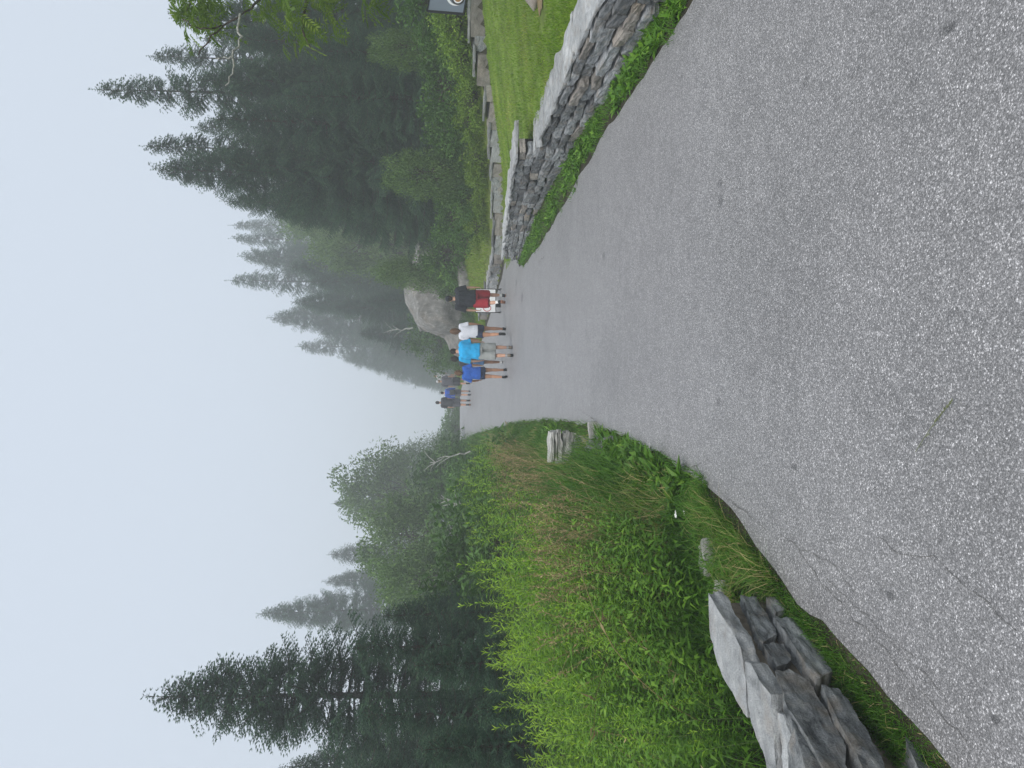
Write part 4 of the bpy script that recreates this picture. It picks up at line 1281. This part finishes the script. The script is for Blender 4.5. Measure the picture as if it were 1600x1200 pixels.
p0, p1 = gp(1433, 706, .03), gp(1494, 628, .03)
A = Acc()
s = np.linspace(0, 1, 12)
P = np.array([np.array(p0.lerp(p1, t)) + np.array([.008 * math.sin(t * 3), 0, .006 + .01 * t]) for t in s])
tube(P, list(np.linspace(.0012, .0012, 12)), 5, acc=A, tint=.55)
d = np.array((p1 - p0).normalized()); q = np.linspace(.55, 1, 60)
B = np.stack([np.interp(q, s, P[:, k]) for k in range(3)], 1)
leaves(A, B, unit(d + RNG.normal(size=(60, 3)) * .22), .014, .004, RNG.uniform(.4, .75, 60))
for t0 in (.15, .35, .5, .62):
    i = int(t0 * 11); e = P[i] + d * .03 + np.array([-.012, .006, .0])
    leaves(A, P[i:i + 1], (e - P[i])[None], .035, .003, .6); leaves(A, e[None], d[None], .012, .006, .7)
M['stalk'] = leaf_mat("pale_stalk", [(0, (.12, .15, .07)), (1, (.28, .30, .18))], .2)
tag(link("grass_stalk", A.mesh("grass_stalk", M['stalk'])), "fallen green grass stalk lying alone on the asphalt", "grass stalk")

# ================================================================== PEOPLE
def cloth_mat(name, col, var=.12, rough=.85, scale=9):
    return plain(name, col, rough, var, scale, .2)
for nm, col in dict(skin=(.52, .30, .21), skin_tan=(.40, .21, .13), skin_dark=(.22, .115, .07), black_cloth=(.016, .018, .024), red_cloth=(.28, .012, .022), navy_cloth=(.018, .028, .065),
                    turquoise_cloth=(.012, .34, .66), grey_cloth=(.33, .34, .33), denim=(.06, .14, .27), blue_cloth=(.02, .10, .42), charcoal_cloth=(.05, .052, .06), grey_dark=(.09, .09, .105),
                    blue_far=(.03, .09, .40), hair_dark=(.018, .013, .010), hair_brown=(.10, .055, .03), hair_light=(.34, .25, .17), shoe_black=(.014, .014, .015), shoe_brown=(.17, .14, .11),
                    shoe_white=(.55, .55, .55), sock_white=(.7, .7, .68), sock_grey=(.30, .30, .30), sole=(.45, .2, .12), cap_grey=(.40, .40, .41), belt=(.40, .41, .41), lip=(.36, .14, .11), eye=(.75, .74, .72), iris=(.03, .02, .015)).items():
    M[nm] = cloth_mat(nm, col)
def striped(name):
    m, nt, p = new_mat(name)
    tc = coords(nt, "Object")
    w = node(nt, "ShaderNodeTexWave"); w.bands_direction = 'Z'; w.inputs["Scale"].default_value = 9; w.inputs["Distortion"].default_value = 1.2; w.inputs["Detail Scale"].default_value = 1.5
    nt.links.new(tc, w.inputs[0])
    r = ramp(nt, [(0, (.62, .64, .70)), (.55, (.80, .80, .82)), (.86, (.80, .80, .82)), (.95, (.25, .28, .42))])
    nt.links.new(w.outputs[0], r.inputs[0]); nt.links.new(r.outputs[0], p.inputs["Base Color"])
    p.inputs["Roughness"].default_value = .85
    return m
M['striped'] = striped("striped_cloth")

def remeshed(name, acc, mat, voxel, smooth_it=2, wr=0.0, seed=0):
    """union of the overlapping tubes as one continuous skin"""
    me = acc.mesh(name, mat)
    o = bpy.data.objects.new(name, me); COL.objects.link(o)
    md = o.modifiers.new("r", 'REMESH'); md.mode = 'VOXEL'; md.voxel_size = voxel; md.use_smooth_shade = True
    if smooth_it:
        sm = o.modifiers.new("s", 'SMOOTH'); sm.factor = .45; sm.iterations = smooth_it
    dg = bpy.context.evaluated_depsgraph_get()
    out = bpy.data.meshes.new_from_object(o.evaluated_get(dg))
    bpy.data.objects.remove(o); bpy.data.meshes.remove(me)
    out.name = name
    out.materials.clear(); out.materials.append(mat)
    for p in out.polygons: p.use_smooth = True
    if wr:
        off = Vector((seed, 2 * seed, 5))
        ns = [v.normal.copy() for v in out.vertices]
        for v, n in zip(out.vertices, ns):
            v.co += n * wr * noise.fractal(Vector((v.co.x * 9, v.co.y * 9, v.co.z * 5)) + off, 1, 2, 3)
    return out
def ellipsoid(acc, c, r, k=8, tilt=None):
    V, Fq = cube_sphere(k)
    V = V / np.linalg.norm(V, axis=1, keepdims=True) * np.array(r)
    acc.add(V + np.array(c), Fq)
def limb_pts(pts, n=4):
    P = np.array(pts, float); s = np.linspace(0, 1, len(P)); ss = np.linspace(0, 1, (len(P) - 1) * n + 1)
    return np.stack([np.interp(ss, s, P[:, k]) for k in range(3)], 1), s, ss
def rtube(acc, pts, radii, seg=12, n=4, ref=(0, 1, 0)):
    Q, s, ss = limb_pts(pts, n)
    R = np.interp(ss, s, radii)
    tube(Q, list(R), seg, ref, acc=acc)
def loft(acc, rings, seg=18):
    """rings: (cx, cy, z, rx, ry)"""
    R = np.array(rings, float); s = np.linspace(0, 1, len(R)); ss = np.linspace(0, 1, (len(R) - 1) * 4 + 1)
    Q = np.stack([np.interp(ss, s, R[:, k]) for k in range(5)], 1)
    tube(Q[:, :3], [(a, b) for a, b in Q[:, 3:]], seg, (0, 1, 0), acc=acc)

def person(label, px, py, Y, h, skin, shirt, shorts, hair, shoe, stride=.22, phase=1, build=1.0, hair_len=0.0, shorts_len=.40, loose=1.0, sleeve=.5, sock=None, cap=None,
           arms=((.10, .02), (.10, -.05)), bend=(.1, .1), lean=.03, turn=0.0, group=None, hair_name='hair', headdown=0.0, extras=None, shirt_drop=0.0, sockh=.16):
    X = (600 - py) / F_PX * Y
    root = empty("person", (X, Y, (road_top(X, Y) if xl(Y) < X < xr(Y) else gz(X, Y)) + .002), label, "person", group, turn)
    s = h / 1.75
    root.scale = (s, s, s)
    b = build
    B = Acc()
    # skeleton (1.75 m, facing +y)
    hipz = .92
    legs = []
    for sg in (-1, 1):
        ph = stride * (1 if sg == phase else -1)
        hip = np.array([sg * .092 * b, 0, hipz])
        a = ph * .9
        kn = hip + np.array([sg * .006, math.sin(a) * .44, -math.cos(a) * .44])
        a2 = a - (.10 if ph > 0 else .22 + abs(ph))
        an = kn + np.array([0, math.sin(a2) * .415, -math.cos(a2) * .415])
        legs.append([hip, kn, an, a2])
    low = min(l[2][2] for l in legs)
    dz = .075 - low
    for l in legs:
        for k in range(3): l[k] = l[k] + np.array([0, 0, dz])
    oz = dz
    def T(z): return z + oz
    ly = lambda z: lean * max(0, z - .95)
    # torso, neck, head
    loft(B, [(0, 0, T(.86), .11 * b, .09 * b), (0, 0, T(.95), .165 * b, .115 * b), (0, ly(1.08), T(1.08), .145 * b, .10 * b), (0, ly(1.25), T(1.25), .165 * b, .11 * b), (0, ly(1.38), T(1.38), .165 * b, .10 * b), (0, ly(1.46), T(1.46), .085, .07), (0, ly(1.50), T(1.50), .055, .055), (0, ly(1.56) + .01, T(1.56), .052, .056)])
    hy = ly(1.63) + .02 + headdown
    hz2 = T(1.64) - headdown * .5
    ellipsoid(B, (0, hy, hz2), (.073, .093, .112), 8)
    ellipsoid(B, (0, hy + .035, hz2 - .06), (.05, .055, .05), 5)
    rtube(B, [(0, hy + .085, hz2 + .01), (0, hy + .108, hz2 - .022), (0, hy + .088, hz2 - .032)], [.009, .015, .012], 8)
    for sg in (-1, 1):
        ellipsoid(B, (sg * .076, hy - .004, hz2 - .008), (.011, .02, .03), 4)
    # legs
    for hip, kn, an, a2 in legs:
        rtube(B, [hip + [0, 0, .03], hip * .55 + kn * .45, kn, kn * .68 + an * .32 + [0, -.014, 0], an * .9 + kn * .1, an - [0, 0, .02]], [.092 * b, .078 * b, .054, .056, .037, .038], 12)
        rtube(B, [an + [0, -.03, -.035], an + [0, .06, -.045], an + [0, .15, -.058]], [.034, .036, .022], 8)
    # arms and hands
    arm = []
    for i, sg in enumerate((-1, 1)):
        out, sw = arms[i]; bd = bend[i]
        sh = np.array([sg * .185 * b, ly(1.41), T(1.41)])
        d1 = np.array([sg * math.sin(out), math.sin(sw), -1.0]); d1 /= np.linalg.norm(d1)
        el = sh + d1 * .29
        d2 = np.array([sg * math.sin(out) * .3 - sg * .25 * bd, math.sin(sw + bd), -math.cos(sw + bd)]); d2 /= np.linalg.norm(d2)
        wr = el + d2 * .25
        rtube(B, [sh + [-sg * .03, 0, .01], sh, sh * .5 + el * .5, el, el * .6 + wr * .4, wr], [.055, .053 * b, .045 * b, .038, .037, .026], 10)
        # palm, four unequal curled fingers, and a thumb from the palm's side
        f = d2; side = np.array([0, 1.0, 0]) - f * f[1]; side /= np.linalg.norm(side); nrm = np.cross(f, side) * 1.0
        inn = np.array([-sg, 0, 0.0])
        pc = wr + f * .045
        tube(np.array([wr - f * .01, wr + f * .04, wr + f * .085]), [(.018, .026), (.016, .040), (.013, .038)], 10, ref=tuple(side), acc=B)
        for j, (o_, ln) in enumerate(((.028, .068), (.0095, .078), (-.0095, .072), (-.027, .056))):
            r0 = wr + f * .08 + side * o_
            q1 = r0 + f * ln * .45 + inn * .006
            q2 = r0 + f * ln * .75 + inn * .022
            q3 = r0 + f * ln * .9 + inn * .042
            rtube(B, [r0 - f * .02, r0, q1, q2, q3], [.0095, .0095, .009, .0085, .007], 6, 2)
        t0 = wr + f * .03 + side * .03
        rtube(B, [t0 - side * .01, t0 + side * .018 + f * .02, t0 + side * .024 + f * .045 + inn * .01, t0 + side * .02 + f * .062 + inn * .018], [.012, .011, .010, .008], 6, 2)
        arm.append((sh, el, wr, d1, f))
    link("body", remeshed("body", B, M[skin], .0095, 2), root)
    # face details
    fa = Acc()
    for sg in (-1, 1):
        ellipsoid(fa, (sg * .031, hy + .081, hz2 + .005), (.013, .010, .008), 4)
    link("eyes", fa.mesh("eyes", M['eye'], True), root)
    fa = Acc(); ellipsoid(fa, (0, hy + .087, hz2 - .058), (.022, .010, .007), 4)
    link("mouth", fa.mesh("mouth", M['lip'], True), root)
    # shirt
    S = Acc(); k = loose
    wz = .90 - shirt_drop
    loft(S, [(0, 0, T(wz), .178 * b * k, .135 * b * k), (0, ly(1.0), T(1.0), .176 * b * k, .133 * b * k), (0, ly(1.15), T(1.15), .168 * b * k, .124 * b * k), (0, ly(1.28), T(1.28), .185 * b * (k * .5 + .5), .128 * b), (0, ly(1.38), T(1.38), .188 * b, .118 * b), (0, ly(1.445), T(1.445), .145 * b, .095), (0, ly(1.49), T(1.49), .068, .066)])
    for (sh, el, wr, d1, f), sg in zip(arm, (-1, 1)):
        e = sh + d1 * .29 * min(1, sleeve * 1.45) if sleeve <= .75 else el
        pts = [sh + [-sg * .09, 0, .005], sh + [-sg * .02, 0, .005], sh * .4 + e * .6, e]
        rad = [.075, .074 * b, .066 * b * (.5 + k * .5), .066 * b * (.5 + k * .5)]
        if sleeve > .75:
            pts += [el * .5 + wr * .5, wr]; rad = [.075, .07 * b, .062, .056, .05, .04]
        rtube(S, pts, rad, 12)
    link("shirt", remeshed("shirt", S, M[shirt], .011, 3, .015 if shirt != 'striped' else .008, px), root)
    # shorts
    P = Acc()
    kl = shorts_len
    loft(P, [(0, 0, T(1.02), .160 * b, .115 * b), (0, 0, T(.93), .178 * b, .128 * b), (0, 0, T(.84), .172 * b, .122 * b)])
    for (hip, kn, an, a2), sg in zip(legs, (-1, 1)):
        e = hip + (kn - hip) * min(kl / .44, 1.0)
        if kl > .44: e = kn + (an - kn) * ((kl - .44) / .415)
        rtube(P, [hip + [0, 0, .02], hip * .5 + e * .5, e], [.100 * b, .099 * b * k, .096 * b * k], 12)
    link("shorts", remeshed("shorts", P, M[shorts], .011, 3, .012, py), root)
    # shoes and socks
    for hip, kn, an, a2 in legs:
        A = Acc()
        up = kn - an; up = up / np.linalg.norm(up)
        toe = max(-.6, min(.35, (a2 + .05) * .9)); fw = np.array([0, math.cos(toe), math.sin(toe)])
        fl = np.array([0, -math.sin(toe), math.cos(toe)])
        rel = an[2] - .075
        if rel < .02: fw, fl = np.array([0, 1.0, 0]), np.array([0, 0, 1.0])
        heel = an - fl * .042 - fw * .05
        tube(np.array([heel + fl * .012, heel + fw * .05 + fl * .012, heel + fw * .13 + fl * .006, heel + fw * .21 - fl * .004, heel + fw * .25 - fl * .01]), [(.030, .040), (.041, .044), (.044, .036), (.042, .028), (.020, .016)], 12, (0, 0, 1), acc=A)
        rtube(A, [an + up * .035, an - fl * .02], [.047, .046], 12)
        me = A.mesh("shoe", M[shoe], True)
        sh_o = link("shoe", me, root)
        A = Acc()
        q = heel - fl * .026
        tube(np.array([q, q + fw * .12, q + fw * .24]), [(.042, .010), (.046, .010), (.036, .009)], 12, (0, 0, 1), acc=A)
        link("sole", A.mesh("sole", M['sole' if shoe == 'shoe_black' and sock else 'shoe_black'], True), sh_o)
        if sock:
            A = Acc(); rtube(A, [an + up * (.03 + sockh), an + up * .08, an + up * .02], [.050, .045, .042], 12)
            link("sock", A.mesh("sock", M[sock], True), root)
    # hair
    Hh = Acc()
    ellipsoid(Hh, (0, hy - .014, hz2 + .022), (.081, .094, .100), 8)
    if hair_len > 0:
        rtube(Hh, [(0, hy - .05, hz2 + .06), (0, hy - .085, hz2 - .03), (0.01, ly(1.45) - .10, hz2 - hair_len * .6), (0.0, ly(1.35) - .115, hz2 - hair_len)], [.06, .068, .055, .022], 12)
        for sg in (-1, 1): rtube(Hh, [(sg * .05, hy - .03, hz2 + .05), (sg * .074, hy - .05, hz2 - .05), (sg * .055, ly(1.42) - .09, hz2 - hair_len * .75)], [.035, .035, .015], 8)
    else:
        ellipsoid(Hh, (0, hy - .05, hz2 - .02), (.068, .052, .07), 6)
    link("hair", remeshed("hair", Hh, M[hair], .012, 2, .010, 3), root)
    if cap:
        A = Acc()
        ellipsoid(A, (0, hy - .008, hz2 + .045), (.088, .104, .085), 7)
        tube(np.array([(0, hy + .06, hz2 + .04), (0, hy + .12, hz2 + .035), (0, hy + .175, hz2 + .022)]), [(.078, .010), (.075, .008), (.05, .005)], 12, (0, 0, 1), acc=A)
        link("cap", A.mesh("cap", M[cap], True), root)
    if extras: extras(root, T, arm, ly, b)
    return root

person("person in a black t-shirt, dark cap and red shorts striding past the white sign", 797, 467, 22.4, 1.83, 'skin', 'black_cloth', 'red_cloth', 'hair_dark', 'shoe_black', .34, 1, 1.36, 0, .43, 1.06, .62, 'sock_white', 'black_cloth',
       ((.26, -.06), (.26, .0)), (.12, .15), .02)
person("person in a white striped top and navy shorts with long brown hair", 797, 518, 22.3, 1.70, 'skin_tan', 'striped', 'navy_cloth', 'hair_brown', 'shoe_black', .34, 1, 1.04, .22, .20, 1.08, .55, None, None,
       ((.20, .1), (.16, -.1)), (.3, .4), .03)
def dk(root, T, arm, ly, b): pass
person("person in a bright turquoise t-shirt and pale grey cargo shorts, head bowed", 803, 549, 20.5, 1.73, 'skin', 'turquoise_cloth', 'grey_cloth', 'hair_dark', 'shoe_brown', .12, 1, 1.20, 0, .46, 1.06, .62, 'sock_grey', None,
       ((.16, .0), (.20, .08)), (.35, .3), .10, 0, None, 'hair', .05, None, 0, .06)
person("dark-haired person in denim shorts half hidden behind the turquoise t-shirt", 790, 561, 23.4, 1.64, 'skin_dark', 'charcoal_cloth', 'denim', 'hair_dark', 'shoe_white', .20, -1, 1.0, .16, .28, 1.0, .4, None, None,
       ((.14, .05), (.14, 0)), (.8, .3), .06)
person("person in a loose blue t-shirt with a brown ponytail and bare legs", 796, 583, 22.2, 1.56, 'skin_tan', 'blue_cloth', 'navy_cloth', 'hair_brown', 'shoe_black', .16, 1, 1.04, .16, .20, 1.16, .62, None, None,
       ((.30, .05), (.26, -.15)), (.5, .5), .05, -.12, None, 'hair', .02, None, .03)
def belt(root, T, arm, ly, b):
    A = Acc(); loft(A, [(0, 0, T(.90), .19 * b, .142 * b), (0, 0, T(.935), .19 * b, .142 * b)])
    link("waist_band", A.mesh("waist_band", M['belt'], True), root)
person("foggy figure in dark grey clothes with a pale cap and pale band at the waist", 735, 596, 38.2, 1.68, 'skin', 'grey_dark', 'charcoal_cloth', 'hair_light', 'shoe_black', .20, 1, 1.12, 0, .42, 1.1, .62, None, 'cap_grey',
       ((.2, .0), (.2, .0)), (.2, .2), .03, 0, None, 'hair', 0, belt)
def pack(root, T, arm, ly, b):
    A = Acc()
    V, Fq = stone_verts((.115, .055, .15), 6, .45, .05, 5)
    A.add(V + np.array([0, -.17, T(1.16)]), Fq)
    o = link("print", A.mesh("print", M['charcoal_cloth'], True), root)
person("small foggy figure in a blue top with a dark waist pack at the back", 738, 614, 37.6, 1.50, 'skin', 'blue_far', 'grey_dark', 'hair_dark', 'shoe_black', .14, 1, 1.05, 0, .36, 1.08, .9, None, None,
       ((.26, .0), (.2, .0)), (.3, .3), .06, 0, None, 'hair', .02, None)
person("foggy figure in a dark t-shirt and dark shorts beside the small blue one", 738, 629, 37.7, 1.74, 'skin', 'charcoal_cloth', 'grey_dark', 'hair_dark', 'shoe_black', .06, 1, 1.08, 0, .42, 1.06, .62, 'charcoal_cloth', None,
       ((.14, .0), (.10, .0)), (.2, .2), .02)
person("faint figure in pale clothes almost lost in the fog ahead of the grey-capped figure", 716, 588, 50, 1.62, 'skin', 'cap_grey', 'grey_cloth', 'hair_light', 'shoe_brown', .16, 1, 1.05, 0, .40, 1.05, .62, None, 'cap_grey')
bpy.data.objects  # the waist pack is a separate, carried thing
A = Acc()
V, Fq = stone_verts((.13, .06, .13), 7, .5, .05, 5)
A.add(V, Fq)
for sg in (-1, 1):
    tube(np.array([(sg * .10, .0, .10), (sg * .13, .02, .2), (sg * .12, .10, .30)]), [.014] * 3, 6, acc=A)
wp = link("waist_pack", A.mesh("waist_pack", M['charcoal_cloth'], True), None, ((600 - 613) / F_PX * 37.6, 37.6 - .17, road_top(-.42, 37.6) + .92))
tag(wp, "round dark pack carried at the back of the small figure in blue", "bag")

# ================================================================== SIGNS
M['sign_white'] = plain("sign_white", (.85, .86, .86), .45, .03, 5)
M['sign_frame'] = plain("sign_frame_black", (.012, .013, .014), .45, .2, 30)
M['sign_red'] = plain("sign_red", (.55, .10, .11), .5, .05, 10)
M['panel_grey'] = plain("panel_grey", (.16, .19, .225), .4, .05, 4)
M['panel_white'] = plain("panel_white", (.72, .72, .72), .4, .04, 12)
M['panel_pink'] = plain("panel_pink", (.66, .50, .58), .4, .08, 30)
M['coffee'] = plain("panel_coffee", (.34, .17, .06), .4, .4, 60)
M['cup_dark'] = plain("panel_cup_dark", (.05, .05, .055), .4, .2, 30)
def box(acc, c, h, Rm=None, m=0):
    V = np.array([[x, y, z] for x in (-1, 1) for y in (-1, 1) for z in (-1, 1)], float) * np.array(h)
    if Rm is not None: V = V @ Rm.T
    acc.add(V + np.array(c), [[0, 1, 3, 2], [4, 6, 7, 5], [0, 4, 5, 1], [2, 3, 7, 6], [0, 2, 6, 4], [1, 5, 7, 3]], .5, m)
YS = 24.2
sx = (600 - 470) / F_PX * YS
sz = gz(sx, YS)
root = empty("sandwich_board", (sx, YS, sz), "white sandwich board with a red ring on black legs behind the man in red shorts", "sign")
w, zb, zt = .37, .20, .84
A = Acc(); box(A, (0, 0, (zb + zt) / 2), (w, .012, (zt - zb) / 2)); link("panel", A.mesh("panel", M['sign_white']), root)
A = Acc()
for sg in (-1, 1): box(A, (sg * (w + .010), 0, (zb + zt) / 2), (.012, .018, (zt - zb) / 2 + .02))
box(A, (0, 0, zt + .01), (w, .018, .012)); box(A, (0, 0, zb - .01), (w, .018, .012))
link("frame", A.mesh("frame", M['sign_frame']), root)
for sg in (-1, 1):
    for dy in (-.16, .2):
        A = Acc(); tube(np.array([(sg * w, 0, zb - .005), (sg * (w + .005), dy, .0)]), [.012, .012], 8, acc=A); link("leg", A.mesh("leg", M['sign_frame'], True), root)
A = Acc(); box(A, (-.09, .16, .11), (.10, .05, .09)); link("ballast_block", A.mesh("ballast_block", M['sign_frame']), root)
A = Acc()
a = np.linspace(0, 2 * np.pi, 33)
tube(np.stack([-.24 + .10 * np.cos(a), np.full(33, -.015), .47 + .12 * np.sin(a)], 1), [(.012, .003)] * 33, 6, (0, 1, 0), cap=False, acc=A)
link("ring_emblem", A.mesh("ring_emblem", M['sign_red'], True), root)

# interpretive panel on a post at the right edge
Yp = 9.2
c0 = at(674, 25.5, Yp); c1 = at(735, 17.5, Yp)
hgt = c0.z - c1.z; wid = .80
lx = (c0.x + c1.x) / 2; tl = math.atan2(c1.x - c0.x, hgt)
base_x = lx + wid / 2
root = empty("information_panel", (base_x, Yp, gz(base_x, Yp)), "grey information panel with a cup picture in a black frame at the picture's right edge", "sign")
zc_ = (c0.z + c1.z) / 2 - root.location.z
Rm = np.array(Matrix.Rotation(tl, 3, 'Y') @ Matrix.Rotation(math.radians(-14), 3, 'X'))
def pbox(a, c, h, m=0): box(a, np.array((0, 0, zc_)) + Rm @ np.array(c), h, Rm, m)
A = Acc(); pbox(A, (0, 0, 0), (wid / 2 - .012, .010, hgt / 2 - .012)); link("panel", A.mesh("panel", M['panel_grey']), root)
A = Acc()
for sg in (-1, 1):
    pbox(A, (sg * (wid / 2 - .006), 0, 0), (.009, .016, hgt / 2)); pbox(A, (0, 0, sg * (hgt / 2 - .006)), (wid / 2 - .015, .016, .009))
link("frame", A.mesh("frame", M['sign_frame']), root)
A = Acc()
tube(np.array([(.06, .05, zc_ - hgt * .3), (.06, .09, 0)]), [.03, .03], 10, acc=A)
link("post", A.mesh("post", M['sign_frame'], True), root)
def disc(name, cx, cz, r, mt, d, sc=1.0):
    A = Acc(); n = 28; a = np.linspace(0, 2 * np.pi, n, endpoint=False)
    V = np.stack([cx + r * np.cos(a), np.full(n, -.0105 - d), cz + r * sc * np.sin(a)], 1)
    V = np.concatenate([V, V + [0, .002, 0]])
    V = V @ Rm.T + np.array((0, 0, zc_))
    A.add(V, [[i, (i + 1) % n, (i + 1) % n + n, i + n] for i in range(n)]); A.add(np.concatenate([V[:n], [V[:n].mean(0)]]), [[(i + 1) % n, i, n] for i in range(n)])
    link(name, A.mesh(name, mt), root)
ux = -wid / 2
disc("plate_print", ux + .22, -hgt * .22, .125, M['panel_white'], .001)
disc("saucer_print", ux + .215, -hgt * .25, .105, M['panel_grey'], .0035)
disc("cup_print", ux + .19, -hgt * .28, .085, M['cup_dark'], .006)
disc("cup_rim_print", ux + .185, -hgt * .285, .060, M['panel_white'], .0085)
disc("coffee_print", ux + .185, -hgt * .285, .045, M['coffee'], .011)
A = Acc(); pbox(A, (ux + .235, -.012, hgt * .30), (.055, .0015, .05)); link("photo_print", A.mesh("photo_print", M['panel_pink']), root)

# ================================================================== HAZE
bm = bmesh.new()
bmesh.ops.create_cube(bm, size=1)
me = bpy.data.meshes.new("haze"); bm.to_mesh(me); bm.free()
hz = link("haze", me, None, (0, 180, 8.0))
hz.scale = (680, 560, 44)
hm = bpy.data.materials.new("haze"); hm.use_nodes = True
hn = hm.node_tree; hn.nodes.clear()
ho = hn.nodes.new("ShaderNodeOutputMaterial")
pv = hn.nodes.new("ShaderNodeVolumePrincipled")
pv.inputs["Color"].default_value = (.86, .90, .92, 1)
pv.inputs["Density"].default_value = HAZE_DENSITY
pv.inputs["Anisotropy"].default_value = .1
hn.links.new(pv.outputs[0], ho.inputs["Volume"])
me.materials.append(hm)
tag(hz, "pale mountain fog filling the air", "fog", kind='stuff')
